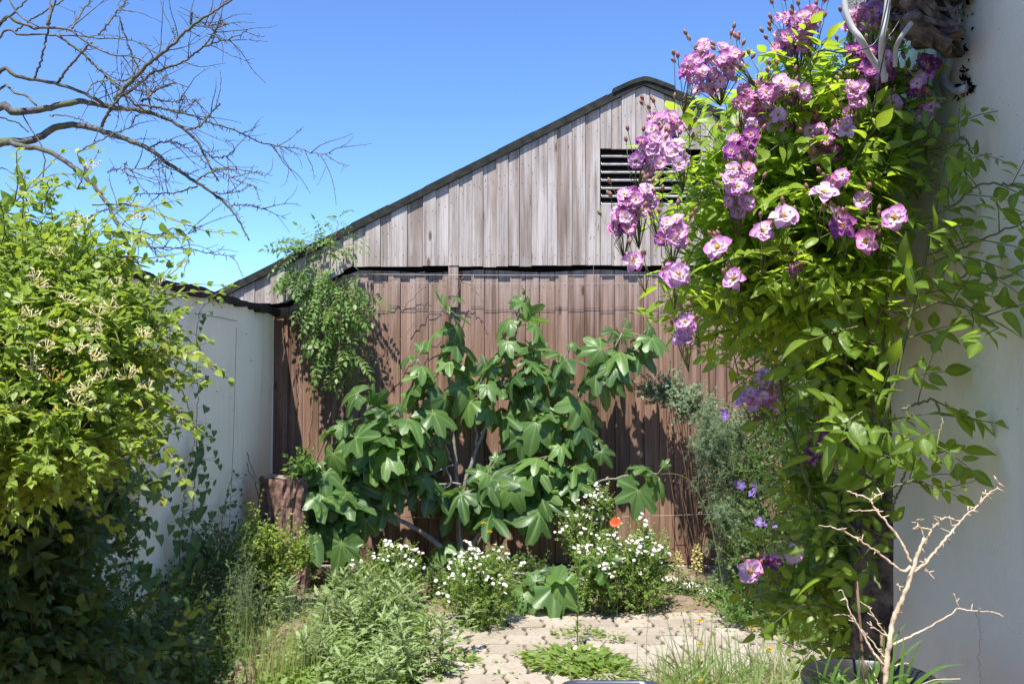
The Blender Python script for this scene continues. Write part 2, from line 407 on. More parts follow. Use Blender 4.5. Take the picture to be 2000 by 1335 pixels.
def smooth(pts, n, wob=0.0):
    """Catmull-Rom through the points"""
    pts = np.asarray(pts, float)
    if len(pts) < 3: return resample(pts, n)
    P = np.vstack([2 * pts[0] - pts[1], pts, 2 * pts[-1] - pts[-2]]); out = []
    for i in range(1, len(P) - 2):
        for t in np.linspace(0, 1, 8, endpoint=False):
            a, b, c, d = P[i - 1], P[i], P[i + 1], P[i + 2]
            out.append(.5 * ((2 * b) + (-a + c) * t + (2 * a - 5 * b + 4 * c - d) * t * t + (-a + 3 * b - 3 * c + d) * t ** 3))
    out.append(pts[-1]); r = resample(out, n)
    if wob: r[1:-1] += rs.normal(size=(n - 2, 3)) * wob
    return r
def vol(px, py, Y, rx, ry, rY):
    c = at(px, py, Y); k = Y / F
    return (c, np.array((rx * k, rY, ry * k)))
def in_vol(v, lo=.35, hi=1.0):
    u = unit(rs.normal(size=3)); r = lo + (hi - lo) * rs.rand() ** .6
    return v[0] + u * r * v[1], u
def pick_vols(vols, n):
    w = np.array([v[1][0] * v[1][1] + v[1][1] * v[1][2] + v[1][0] * v[1][2] for v in vols]); w /= w.sum()
    return rs.choice(len(vols), n, p=w)
UP = np.array((0, 0, 1.0)); CAMD = np.array((0, -1.0, .2))
def pairs(lc, pts, size, spacing, ang=.9, face=.5, jit=.25, taper=True, start=.15, v=None):
    """opposite leaves along a shoot"""
    s = np.linalg.norm(np.diff(pts, axis=0), axis=1).sum(); n = max(2, int(s / spacing)); q = resample(pts, n + 1); ph = rs.rand() * 3
    for i in range(int(n * start), n + 1):
        t = unit(q[min(i + 1, n)] - q[max(i - 1, 0)]); a = unit(np.cross(t, UP) + rv(.05)); b = np.cross(a, t)
        th = ph + i * 1.57 * .6; side = a * math.cos(th * .5) + b * math.sin(th * .5) * .6
        for sg in (-1, 1):
            d = unit(t * (.55 + .5 * (i / n)) + side * sg * ang + rv(jit * .5)); nn = unit(UP * (1 - face) + CAMD * face + rv(jit))
            lc.add(q[i], d, nn, size * (rs.uniform(.75, 1.15)) * ((1 - .45 * (i / n)) if taper else 1), v)
    t = unit(q[-1] - q[-2]); lc.add(q[-1], t, unit(UP + rv(.3)), size * .6, v)
def compound(lc, mbs, p, d, L, nl, size, nrm=None, stem_m=0, v=None, droop=-.08):
    """pinnate leaf: nl pairs of leaflets and a terminal one"""
    pts = shoot(p, d, L, 5, droop, .05); nrm = unit(UP * .7 + CAMD * .3 + rv(.3)) if nrm is None else nrm
    if mbs is not None: mbs.tube(pts, [.0016 * size / .05, .0007], 3, m=stem_m, cap=False)
    v = rs.rand() if v is None else v
    q = resample(pts, nl + 2)
    for i in range(1, nl + 1):
        t = unit(q[i + 1] - q[i - 1]); a = unit(np.cross(t, nrm))
        for sg in (-1, 1): lc.add(q[i] + a * sg * .003, unit(a * sg + t * .55 + rv(.1)), unit(nrm + rv(.22)), size * rs.uniform(.8, 1.05) * (.75 + .25 * math.sin(i / nl * 2.2)), np.clip(v + rs.uniform(-.1, .1), 0, 1))
    t = unit(q[-1] - q[-2]); lc.add(q[-1], t, unit(nrm + rv(.2)), size * 1.15, v)

#==SETTING
# ------------------------------------------------------------------ ground and paving
g = MB()
nx = 70; ny = 90
xs = np.concatenate([np.linspace(-60, -3, 8)[:-1], np.linspace(-3, 3.2, nx), np.linspace(3.2, 60, 8)[1:]])
ys = np.concatenate([np.linspace(-60, 2.5, 8)[:-1], np.linspace(2.5, 7.2, ny), np.linspace(7.2, 120, 8)[1:]])
PX0, PX1, PY0, PY1 = -.46, 1.62, 3.1, 5.62
XX, YY = np.meshgrid(xs, ys)
inp = (XX > PX0 - .1) & (XX < PX1 + .1) & (YY > PY0 - .1) & (YY < PY1 + .1)
near = (np.abs(XX) < 3.1) & (YY > 2.4) & (YY < 7.1)
ZZ = np.where(near & ~inp, rs.rand(*XX.shape) * .035 - .005, 0) + np.where(near & ~inp, .02 * np.sin(XX * 5) * np.sin(YY * 4), 0)
ZZ = np.where(inp, -.03, ZZ)
V = np.stack([XX, YY, ZZ], -1).reshape(-1, 3); W = len(xs)
Fs = [(j * W + i, j * W + i + 1, (j + 1) * W + i + 1, (j + 1) * W + i) for j in range(len(ys) - 1) for i in range(W - 1)]
g.faces(V, Fs); struct(g.build('ground', M['soil']))
# interlocking pavers with wavy sides
def pavermat():
    m, nt = newmat('paver'); n = N(nt); pos = n.obj(); v = n.attr('v')
    nz = n.noise(pos, 35, 6, .7); big = n.noise(pos, 4, 3)
    col = n.mix(v, (.30, .255, .20), (.44, .385, .315)); col = n.mix(n.ramp(nz, [(.4, 0.0), (.8, .7)]), col, (.20, .155, .115))
    col = n.mix(n.ramp(big, [(.5, 0.0), (.75, .6)]), col, (.24, .20, .14))
    p = n.a('ShaderNodeBsdfPrincipled', i_Base_Color=col, i_Roughness=.9, i_Normal=n.bump(nz, .5, .006)); n.out(p.outputs[0]); return m
M['paver'] = pavermat()
M['joint'] = plain('mossy_joint', (.075, .065, .03), .95, (.05, .055, .015), 40, .6)
pv = MB(); pw, pd = .215, .165
row = 0; y = PY0
while y < PY1:
    x = PX0 - (.5 * pw if row % 2 else 0)
    while x < PX1:
        x0, x1 = x + .007, x + pw - .007; y0, y1 = y + .0065, y + pd - .0065
        q_ = rs.uniform(.3, .65); wav = [x_ * q_ for x_ in (0, .016, .020, 0, -.020, -.016, 0)]; x0 += rs.normal() * .002; y1 += rs.normal() * .002
        right = [(x1 + wav[k], y0 + (y1 - y0) * k / 6) for k in range(7)]; left = [(x0 + wav[k], y0 + (y1 - y0) * k / 6) for k in range(7)][::-1]
        poly = right + left; h = rs.uniform(.0, .007); tl = rs.normal() * .015
        ztop = lambda X, Yv: .012 + h + tl * (X - x)
        edge = [(X, Yv, ztop(X, Yv) - .006) for X, Yv in poly]; cx = x + pw / 2; cy = y + pd / 2
        top = [(cx + (X - cx) * .955, cy + (Yv - cy) * .95, ztop(X, Yv)) for X, Yv in poly]; bot = [(X, Yv, -.028) for X, Yv in poly]
        nn = len(poly)
        pv.faces(top + edge + bot, [tuple(range(nn))] + [(i, nn + i, nn + (i + 1) % nn, (i + 1) % nn) for i in range(nn)] + [(nn + i, 2 * nn + i, 2 * nn + (i + 1) % nn, nn + (i + 1) % nn) for i in range(nn)], rs.rand())
        x += pw
    y += pd; row += 1
jm = MB(); jm.faces([(PX0 - .1, PY0, .001), (PX1 + .12, PY0, .001), (PX1 + .12, PY1 + .02, .001), (PX0 - .1, PY1 + .02, .001)], [(0, 1, 2, 3)])
po = struct(pv.build('paving', M['paver'], smooth=False))
struct(jm.build('paving_joints', M['joint'], po))

# ------------------------------------------------------------------ barn
BY = 7.0
def bx(px): return (px - 1000) / F * BY / (math.cos(PITCH))
def bz(py): return at(1000, py, BY)[2]
AP = (bx(1258), bz(170)); SL = -.507; SR = -.43
XL = bx(380); XR = bx(1860)
def rooftop(x): return AP[1] + (SL * (AP[0] - x) if x < AP[0] else SR * (x - AP[0]))
barn = thing('barn', 'timber barn with grey weathered gable boards above red brown wall boards', 'barn', (AP[0], BY, 0))
core = MB()
core.prism([(XL, -.1), (XR, -.1), (XR, rooftop(XR) - .03), (AP[0], AP[1] - .05), (XL, rooftop(XL) - .03)][::-1], BY + .07, BY + 5.5)
core.build('inner_wall', M['dark_in'], barn, smooth=False)
VX0, VX1, VZ0, VZ1 = bx(1174), bx(1352), bz(402), bz(293)
def gable_low(x):
    k0, k1 = bx(552), bx(688)
    if x >= k1: return bz(521) + .003 * (x - k1)
    if x <= k0: return bz(594)
    return bz(594) + (bz(521) - bz(594)) * (x - k0) / (k1 - k0)
def boards(mb, x0, x1, top, bot, yf, hole=None, w=(.072, .125)):
    x = x0; k = 0
    while x < x1:
        ww = rs.uniform(*w); xe = min(x + ww, x1); v = rs.rand(); dy = rs.uniform(-.006, .006) + (.010 if k % 2 else 0)
        gap = rs.uniform(.0015, .005); a, b = x, xe - gap
        cuts = [a] + [c for c in (AP[0],) if a < c < b] + [b]
        for c0, c1 in zip(cuts[:-1], cuts[1:]):
            segs = [(bot, top)]
            for hz in (bot(c0) + .07, bot(c0) + .62, min(top(c0), top(c1)) - .12):
                if hz < min(top(c0), top(c1)) - .03 and not (hole and c1 > hole[0] and c0 < hole[1] and hole[2] < hz < hole[3]):
                    for fx in (.25, .75):
                        nx_ = c0 + (c1 - c0) * fx + rs.normal() * .003; nz_ = hz + rs.normal() * .012; r_ = .0035
                        nails.faces([(nx_ + r_ * math.cos(q * 1.047), yf + dy - .0015, nz_ + r_ * math.sin(q * 1.047)) for q in range(6)], [tuple(range(6))])
            if hole and c1 > hole[0] and c0 < hole[1]: segs = [(bot, lambda X: hole[2]), (lambda X: hole[3], top)]
            for lo, hi in segs:
                jz = rs.normal() * .004; 
                z = [(c0, lo(c0) + jz), (c1, lo(c1) + jz), (c1, hi(c1)), (c0, hi(c0))]
                if min(z[2][1], z[3][1]) <= max(z[0][1], z[1][1]): continue
                mb.prism(z, yf + dy, yf + .03 + dy, v)
        x = xe; k += 1
nails = MB(); gb = MB(); boards(gb, XL, XR, lambda x: rooftop(x), gable_low, BY - .035, (VX0, VX1, VZ0, VZ1))
gb.build('gable_boards', M['gable'], barn, smooth=False)
lb = MB(); boards(lb, XL, XR, lambda x: gable_low(x) - .035 - .01 * math.sin(x * 7), lambda x: bz(1100), BY + .015, None, (.09, .125))
lb.build('wall_boards', M['lower'], barn, smooth=False)
nails.build('nail_heads', M['tar'], barn, smooth=False)['kind'] = 'stuff'
bt = MB(); bt.box((bx(876), BY - .03, bz(600)), (bx(895), BY + .004, gable_low(1) + .02), .9); bt.build('batten', M['lower'], barn, smooth=False); bt = MB(); bt.box((bx(1383), BY - .045, bz(1100)), (bx(1394), BY + .005, gable_low(1) - .05), .1)
bt.build('batten', M['lower'], barn, smooth=False); bt = MB(); bt.box((bx(1418), BY - .03, bz(628)), (bx(1520), BY + .006, bz(612)), .55)
bt.build('batten', M['lower'], barn, smooth=False)
fd = MB(); fd.box((XL, BY - .02, -.05), (XR, BY + .2, bz(1104))); fd.build('foundation', M['concrete'], barn, smooth=False)
# vent with louvres
vt = MB(); vt.box((VX0 - .005, BY + .03, VZ0 - .01), (VX1 + .005, BY + .06, VZ1 + .01)); vent = vt.build('vent', M['dark_in'], barn, smooth=False)
ns = 7
for i in range(ns):
    zz = VZ0 + (VZ1 - VZ0) * (i + .25) / ns; s_ = MB()
    R = Matrix.Rotation(math.radians(30), 3, 'X')
    s_.box((VX0 + .004, BY - .028, zz - .005), (VX1 - .004, BY + .028, zz + .005), rs.rand(), R=R, o=np.array((0, BY, zz)))
    s_.build('slat', M['slat'], vent, smooth=False, origin=None).location = (0, 0, 0) if False else -Vector(vent.matrix_world.translation) - Vector((0, 0, 0)) if False else (0, 0, 0)
# roof: sheets with thick verge and rounded ridge capping
rf = MB()
th = .062
for sgn, xe, sl in ((-1, XL - .2, SL), (1, XR + .2, SR)):
    n = 14; xs_ = np.linspace(AP[0], xe, n)
    for i in range(n - 1):
        a, b = xs_[i], xs_[i + 1]; za, zb = rooftop(a), rooftop(b); j = .004 * (i % 2) + rs.uniform(0, .004)
        P = [(a, za + .001), (b, zb + .001), (b, zb + th + j), (a, za + th + j)]
        if sgn < 0: P = P[::-1]
        rf.prism(P, BY - .055 - rs.uniform(0, .006), BY + 5.6, rs.rand())
rf.build('roof', M['roof'], barn, smooth=False)
rc = MB()
arc = []
for t in np.linspace(-1, 1, 17):
    d_ = t * .24; arc.append((AP[0] + d_, AP[1] + th + .031 + (SL if t < 0 else SR) * math.sqrt(d_ * d_ + .005)))
poly = arc + [(x, z - .03) for x, z in arc[::-1]]
for i in range(16):
    q = [arc[i], arc[i + 1], (arc[i + 1][0], arc[i + 1][1] - .035), (arc[i][0], arc[i][1] - .035)]
    rc.prism(q[::-1], BY - .07, BY + 5.6, .5)
rc.build('ridge_cap', M['roof'], barn, smooth=False)
# fix louvre offsets: slats are built in world space under the vent
for c in vent.children: c.location = (0, 0, 0)
vent.location = -Vector(barn.location)
for c in vent.children: c.matrix_parent_inverse = Matrix.Identity(4)

# wires in front of the barn
def wire(label, pts, r=.0018, mat='wire', nm='trellis_wire', cat='wire', gr='wires strung on the barn wall'):
    w = MB(); w.tube(pts, r, 5); p = np.mean(np.asarray(pts), 0)
    return tag(w.build(nm, M[mat], origin=pts[0]), label, cat, gr)
def hw(px0, px1, py, Y, sag=.01, n=14):
    return [at(px0 + (px1 - px0) * t, py, Y) + np.array((0, 0, -sag * math.sin(math.pi * t))) for t in np.linspace(0, 1, n)]
wire('pale horizontal wire stretched just below the barn gable boards', hw(690, 1450, 535, 6.88))
wire('thin rusty horizontal wire low behind the fig branches', hw(560, 1400, 1003, 6.88, .03))
wire('thin line below the pale top wire standing in for its shadow', hw(700, 1400, 551, 6.92, .01), .001)  # shadow of the upper wire modelled as a thin second wire
wire('thin vertical wire hanging down the gable left of the vent', [at(1159, 270, 6.9), at(1160, 400, 6.9), at(1159, 560, 6.9), at(1158, 790, 6.93)], .0012)

# ------------------------------------------------------------------ left white wall
LX = -1.83
lw = thing('garden_wall', 'white rendered garden wall with black tarred coping running to the barn', 'wall', (LX, 4.6, 0))
w = MB()
ys_ = np.linspace(1.2, BY - .05, 60); zs_ = np.linspace(-.05, 1.985, 24)
V = [(LX + .006 * math.sin(y * 3) * math.cos(z * 4) + rs.normal() * .0015 + .012 * (z < .25), y, z) for y in ys_ for z in zs_]
W = len(zs_); w.faces(V, [(i * W + j, (i + 1) * W + j, (i + 1) * W + j + 1, i * W + j + 1) for i in range(len(ys_) - 1) for j in range(W - 1)])
w.box((LX - .24, 1.2, -.05), (LX - .02, BY - .05, 1.985)); w.faces([(LX - .02, BY - .05, -.05), (LX + .01, BY - .05, -.05), (LX + .01, BY - .05, 1.985), (LX - .02, BY - .05, 1.985)], [(3, 2, 1, 0)])
w.faces([(LX - .02, 1.2, -.05), (LX, 1.2, -.05), (LX, 1.2, 1.985), (LX - .02, 1.2, 1.985)], [(0, 1, 2, 3)])
w.build('rendered_face', M['wall'], lw)
cp = MB(); n = 90
yy = np.linspace(1.15, BY - .02, n); prev = None
V = []; 
for i, y in enumerate(yy):
    e = .018 + .012 * math.sin(y * 9) + rs.uniform(-.006, .010) ; lo = 1.975 - rs.uniform(0, .03) - .012 * (int(y * 4.2) % 2); t = 2.012 + .006 * math.sin(y * 5) + (.004 if int(y * 2.6) % 2 else 0)
    V += [(LX + e + .02, y, lo), (LX + e + .028, y, t - .02), (LX - .02, y, t - .012), (LX - .12, y, t - .012), (LX - .3, y, t - .02), (LX - .3, y, 1.95)]
Fs = [(i * 6 + k, (i + 1) * 6 + k, (i + 1) * 6 + (k + 1) % 6, i * 6 + (k + 1) % 6) for i in range(n - 1) for k in range(6)] + [tuple(range(6)), tuple((n - 1) * 6 + k for k in range(6))[::-1]]
cp.faces(V, Fs); cp.build('coping', M['tar'], lw, smooth=False)
ho = MB()
for k in range(9):
    p = on_x(395 + rs.uniform(0, 110), 590 + rs.uniform(0, 220), LX + .012); ho.inst(TSMALL[0], [p], [rv()], [(1, 0, 0)], rs.uniform(.008, .02))
ho.build('chips', M['dark_in'], lw)
def lwx(px, py, off=.03): return on_x(px, py, LX + off)
wire('thin wire bracket across the top of the white wall', [lwx(380, 612), lwx(400, 615), lwx(430, 620), lwx(463, 627)], .0022, 'rotwood', gr='wires on the white wall')
wire('thin straight wire running down the white wall to the ground', [lwx(462, 640), lwx(460, 700), lwx(456, 860), lwx(448, 1030)], .0015, 'rotwood', gr='wires on the white wall')

# ------------------------------------------------------------------ right wall with eave
RX = .827; EY = RX / (737 / F) * 1.0
rw = thing('house_wall', 'pale grey rendered house wall at the right edge with white pipes', 'wall', (RX, 1.5, 0))
w = MB(); ys_ = np.linspace(-3.2, EY, 100); zs_ = np.linspace(-.05, 2.6, 50)
V = [(RX + .004 * math.sin(y * 6 + z * 2) * math.cos(z * 5) + rs.normal() * .0006, y, z) for y in ys_ for z in zs_]
W = len(zs_); w.faces(V, [(i * W + j, (i + 1) * W + j, (i + 1) * W + j + 1, i * W + j + 1) for i in range(len(ys_) - 1) for j in range(W - 1)])
w.box((RX + .012, -3.19, -.05), (RX + .3, EY - .002, 2.6)); w.build('rendered_face', M['wall2'], rw)
ed = MB(); 
V = []; n = 26
for i in range(n):
    z = 1.55 + (2.5 - 1.55) * i / (n - 1); wd = .004 + .022 * (i / (n - 1)) + rs.uniform(0, .004)
    V += [(RX - wd, EY + .001, z), (RX + .05, EY + .001, z), (RX - wd, EY + .16, z), (RX + .05, EY + .16, z)]
ed.faces(V, [f for i in range(n - 1) for f in ((i * 4, i * 4 + 1, i * 4 + 5, i * 4 + 4), (i * 4 + 2, i * 4, i * 4 + 4, i * 4 + 6))])
ed.build('pebble_dash_corner', M['pebble'], rw)
rwg = MB(); rwg.box((-3.5, -7.0, -.05), (RX + .32, -3.2, 3.1)); rwg.build('unseen_sky_block', M['wall2'], rw, smooth=False)  # unseen mass added behind the camera to cut sky light on shaded leaves
rwr = MB(); rwr.prism([(-3.8, 3.12), (RX + .7, 3.12), (RX + .7, 3.22), (-3.8, 3.22)][::-1], -7.2, -2.95, .5); rwr.build('roof', M['roof'], rw, smooth=False)  # slab on top of the added sky block
ev = MB(); ev.box((.59, -3.1, 2.46), (1.4, 1.90, 2.52)); ev.box((.605, -3.1, 2.52), (1.4, 1.89, 2.60)); ev.build('eave', M['rotwood'], rw, smooth=False)
db = MB(); db.box((RX - .012, EY + .16, -.02), (RX + .1, EY + .22, 1.75)); db.build('timber_edge', M['rotwood'], rw, smooth=False)
# conduits, hole
def rwx(px, py, off=.012): return on_x(px, py, RX - off)
for pts in ([(1838, -60), (1837, 60), (1834, 110), (1828, 160), (1840, 200)], [(1866, -60), (1863, 60), (1855, 120), (1848, 160), (1868, 178), (1885, 172)]):
    c = MB(); c.tube(smooth([rwx(a, b) for a, b in pts], 26), .0072, 10); c.build('pipe', M['cable'], rw)
ck = MB()
for pts in ([(1900,1180),(1915,1230),(1912,1290),(1925,1400)],):
    Q = smooth([rwx(a, b, .004) for a, b in pts], 50, 0); Q[:, 1] += rs.normal(size=50) * .003; ck.tube(Q, .0003, 3)
for k in range(60):
    ck.inst(TSMALL[0], [rwx(rs.uniform(1790, 2000), rs.uniform(0, 1335), .0042)], [rv()], [(-1, 0, 0)], rs.uniform(.001, .0035))
ck.build('cracks', M['rotwood'], rw)
hl = MB()
for k in range(46):
    a = rs.rand() * 6.28; r = rs.rand() ** .5
    p = rwx(1884 + 14 * r * math.cos(a), 162 + 30 * r * math.sin(a), .004 + rs.rand() * .003); hl.inst(TSMALL[0], [p], [rv()], [(-1, rs.normal() * .3, rs.normal() * .3)], rs.uniform(.01, .022), w=rs.uniform(.012, .02))
for k in range(26):
    p = rwx(1880 + rs.normal() * 10, 60 + rs.uniform(-60, 60), .0045); hl.inst(TSMALL[0], [p], [rv()], [(-1, 0, 0)], rs.uniform(.005, .02))
hl.build('hole', M['dark_in'], rw)
# broken beam under the eave
bm = MB()
for k in range(60):
    t = rs.rand(); c = at(1765 + 70 * t + rs.normal() * 12, 20 + 55 * t + rs.uniform(-50, 25), 1.60 + rs.uniform(-.03, .04))
    R = Matrix.Rotation(rs.normal() * .3 + .5, 3, 'Y') @ Matrix.Rotation(rs.normal() * .3, 3, 'Z'); s_ = rs.uniform(.004, .012)
    bm.box(c - np.array((s_ * 3.4, s_ * 1.6, s_ * .5)), c + np.array((s_ * 3.4, s_ * 1.6, s_ * .5)), rs.rand(), R=R, o=c)
bm.box(at(1770, -10, 1.58), at(1850, -80, 1.66), .3)
bm.build('broken_beam', M['rotwood'], rw, smooth=False)
# cables in the air
def cable(label, pts, r, mat, Y=1.50):
    c = MB(); P = smooth([at(a, b, Y + dy) for a, b, dy in pts], 40); c.tube(P, r, 10); return tag(c.build('cable', M[mat], origin=P[0]), label, 'cable', 'cables hanging from the eave')
cable('thick white cable hanging in a bend above the rose flowers', [(1652, -60, 0), (1650, 10, 0), (1662, 50, 0), (1682, 78, 0), (1700, 110, .03), (1730, 150, .05)], .0054, 'cable')
cable('grey cable dropping straight into the dark rose blossoms', [(1738, -60, 0), (1732, 20, 0), (1724, 70, 0), (1722, 110, .03), (1728, 160, .05)], .0052, 'cable')
cable('short pale cable curving out from below the broken beam', [(1780, 45, 0), (1762, 70, 0), (1750, 95, .02), (1748, 130, .04)], .004, 'cable')
cable('thin black wire looping over the rose leaves to the left', [(1575, 140, 0), (1590, 105, 0), (1610, 98, 0), (1640, 103, 0), (1680, 98, 0), (1712, 80, 0), (1730, 20, 0), (1740, -40, 0)], .0012, 'black', 1.48)
cable('black wire sagging from the beam to the wall edge', [(1770, 20, 0), (1745, 60, 0), (1730, 90, 0), (1700, 240, .05), (1690, 270, .08)], .0012, 'black', 1.50)

#==PLANTS
# ------------------------------------------------------------------ bare tree beyond the white wall
Z1 = 2.67
BR = [  # (points in zoom px, start width px, end width px)
 ([(0,560),(60,580),(180,575),(330,545),(430,530),(560,555),(700,570),(800,595),(900,635),(980,690),(1040,760),(1090,860),(1140,945)], 36, 7, 1),
 ([(0,745),(150,740),(250,690),(330,655),(430,655),(520,680),(640,720),(780,780),(900,870),(1020,945),(1100,1000),(1200,1080),(1250,1160),(1300,1255)], 34, 6, 1),
 ([(0,750),(130,765),(230,780),(320,830),(420,900),(480,960),(560,1060),(600,1150),(650,1250),(690,1335)], 24, 12, 1),
 ([(0,375),(80,395),(200,420),(300,435),(400,470),(500,520),(560,550)], 20, 12, 1),
 ([(600,520),(650,460),(720,385),(800,310),(900,230),(1000,135),(1100,70),(1210,0)], 20, 8, 0),
 ([(620,510),(700,460),(800,380),(900,345),(990,300),(1060,245),(1150,215),(1220,195),(1290,155)], 16, 4, 0),
 ([(1060,245),(1110,180),(1140,125),(1190,125)], 8, 4, 0),
 ([(0,120),(80,118),(180,140),(260,145),(360,155),(440,215),(520,260),(600,285),(700,300),(780,340),(870,410),(980,455)], 20, 3, 1),
 ([(0,185),(100,182),(230,180),(330,185),(450,190),(550,200),(640,205),(720,225),(790,240)], 15, 3, 1),
 ([(290,180),(360,230),(430,280),(500,345),(580,420),(660,500),(740,570),(800,590)], 11, 11, 0),
 ([(620,80),(640,150),(670,240),(720,360),(760,450),(790,570)], 7, 9, 0),
 ([(510,180),(560,130),(610,60),(665,0)], 9, 6, 0), ([(375,150),(410,90),(470,0)], 9, 6, 0),
 ([(0,460),(80,490),(140,500),(190,550)], 12, 9, 1), ([(180,410),(210,320),(240,200),(270,60),(290,0)], 10, 8, 0),
 ([(300,430),(360,350),(430,270),(480,220)], 13, 8, 0),
 ([(700,545),(800,555),(900,580),(1000,600),(1100,640),(1200,670),(1320,725),(1430,760),(1560,775),(1640,800),(1730,803)], 11, 3, 0),
 ([(980,675),(1040,660),(1080,620),(1110,580),(1150,540)], 9, 5, 0), ([(740,530),(800,480),(850,450),(915,430)], 11, 9, 0),
 ([(1020,945),(1080,905),(1150,885),(1250,885),(1390,915)], 8, 3, 0), ([(780,770),(830,745),(900,740),(960,765),(1030,810),(1090,860)], 8, 5, 0),
 ([(1030,970),(950,995),(830,1010),(700,1010)], 9, 4, 0), ([(690,1190),(800,1225),(900,1230),(980,1220),(1060,1180)], 9, 3, 0),
 ([(640,1230),(780,1285),(900,1290),(1000,1300),(1120,1325),(1230,1330)], 9, 3, 0), ([(530,660),(560,590),(620,510)], 14, 12, 0),
 ([(430,780),(500,740),(600,695),(680,660),(710,600)], 7, 5, 0), ([(1200,1070),(1300,1070),(1390,1090)], 6, 3, 0),
 ([(440,1150),(520,1105),(620,1080),(700,1060)], 9, 4, 0), ([(210,980),(230,800),(120,600)], 7, 6, 0),
 ([(560,900),(600,885),(700,880),(800,880),(880,870)], 6, 3, 0), ([(0,10),(80,60),(150,110),(200,140)], 8, 6, 1), ([(20,110),(80,60),(140,0)], 9, 7, 0),
 ([(70,170),(110,140),(200,80),(300,20),(330,0)], 9, 7, 0), ([(245,130),(265,60),(260,0)], 10, 8, 0), ([(460,490),(480,440),(560,420),(650,425)], 7, 3, 0),
 ([(1060,780),(1120,820),(1180,815),(1215,795)], 6, 4, 0), ([(0,610),(90,640),(150,690)], 7, 5, 0), ([(260,600),(350,605),(460,640)], 7, 4, 0),
 ([(995,130),(1000,60)], 12, 11, 0), ([(905,215),(905,150)], 6, 5, 0), ([(1000,135),(1080,135),(1190,125)], 7, 4, 0), ([(720,1210),(780,1280),(820,1335)], 7, 5, 0),
 ([(660,840),(650,880),(680,960)], 6, 4, 0), ([(800,810),(840,850),(850,905)], 5, 4, 0), ([(0,880),(60,900),(150,930)], 6, 4, 1), ([(800,510),(880,530),(960,520),(1050,520)], 7, 3, 0),
 ([(920,620),(940,560),(965,500)], 6, 3, 0), ([(1110,880),(1180,910),(1260,950),(1340,975)], 5, 3, 0), ([(1100,1000),(1180,1010),(1260,990),(1310,960)], 6, 3, 0)]
TRK = np.array((-3.9, 5.6, 0.0))
tree = thing('bare_tree', 'leafless mossy tree reaching in over the white wall at upper left', 'tree', TRK)
tb = MB(); tb.tube(smooth([TRK, TRK + (.1, 0, 1.0), TRK + (.05, .05, 1.9), TRK + (.2, 0, 2.5)], 16, .01), [.16, .12, .11, .08], 12); tb.build('trunk', M['bark'], tree)
bb = MB(); tw = MB()
for pts, w0, w1, ext in BR:
    Y0 = 5.4 + rs.uniform(-.25, .25); Yd = rs.uniform(-.25, .25)
    P = [at(a / Z1, b / Z1, Y0 + (Yd * i / len(pts))) for i, (a, b) in enumerate(pts)]
    k = 5.4 / F / Z1 / 2 * 1.2
    if ext:
        P = [TRK + (.18, 0, 2.35 + rs.uniform(-.2, .1)), (P[0] * .45 + (TRK + (.2, 0, 2.5)) * .55) + np.array((0, 0, .08))] + P
    n = max(8, int(len(P) * 6)); Q = smooth(P, n, .0028)
    bb.tube(Q, np.linspace(w0 * k * (1.5 if ext else 1), w1 * k, n), 7)
    # spurs and side twigs
    for i in range(2, n - 1):
        if Q[i][0] < -2.6: continue
        t = unit(Q[i + 1] - Q[i - 1]); sd = unit(np.cross(t, (0, 1, 0)) * (1 if rs.rand() < .5 else -1) + rv(.5) + t * .5)
        if rs.rand() < .75: tw.tube([Q[i], Q[i] + sd * rs.uniform(.012, .03)], [.003, .0016], 4)
        if rs.rand() < .17:
            L = rs.uniform(.08, .38); s2 = shoot(Q[i], sd * .7 + t * .5, L, 7, -.02, .14); tw.tube(s2, [.0034, .0013], 5)
            for j in range(1, 7):
                if rs.rand() < .7: tw.tube([s2[j], s2[j] + unit(rv() + sd) * rs.uniform(.008, .03)], [.0018, .001], 3)
                if rs.rand() < .14: tw.tube(shoot(s2[j], rv(.6) + sd, rs.uniform(.06, .16), 5, -.03, .16), [.0022, .001], 4)
bb.build('branches', M['bark'], tree); tw.build('twigs', M['bark'], tree)

# ------------------------------------------------------------------ honeysuckle at left
def honey_flower(seed, mat):
    q = np.random.RandomState(seed); mb = MB()
    for k in range(9):
        a = k * .7 + q.rand(); d = unit((math.cos(a), math.sin(a), q.uniform(.2, 1.0))); L = q.uniform(.022, .036)
        p = shoot((0, 0, 0), d, L, 5, .1, .1); mb.tube(p, [.0005, .0008, .0014], 5, v=q.rand())
        e = p[-1]; t = unit(p[-1] - p[-2])
        for sg in (-1, 1, 0.3):
            s2 = unit(np.cross(t, (q.rand(), q.rand(), 1)) * sg + t * .6); s3 = [e, e + s2 * .006, e + s2 * .010 - t * .002 + np.array((0, 0, -.003))]
            mb.tube(s3, [.0016, .0014, .0007], 4, v=q.rand())
        if q.rand() < .6: mb.tube([e, e + t * .012 + q.normal(size=3) * .002], [.0005, .0007], 3)
    return mb
hroot = ground_at(60, 1500); hroot = np.array((-1.72, 3.4, 0))
hon = thing('honeysuckle', 'large yellow green honeysuckle with cream flowers in the left foreground', 'climbing plant', hroot)
hl_, hs = MB(), MB(); lc = LC()
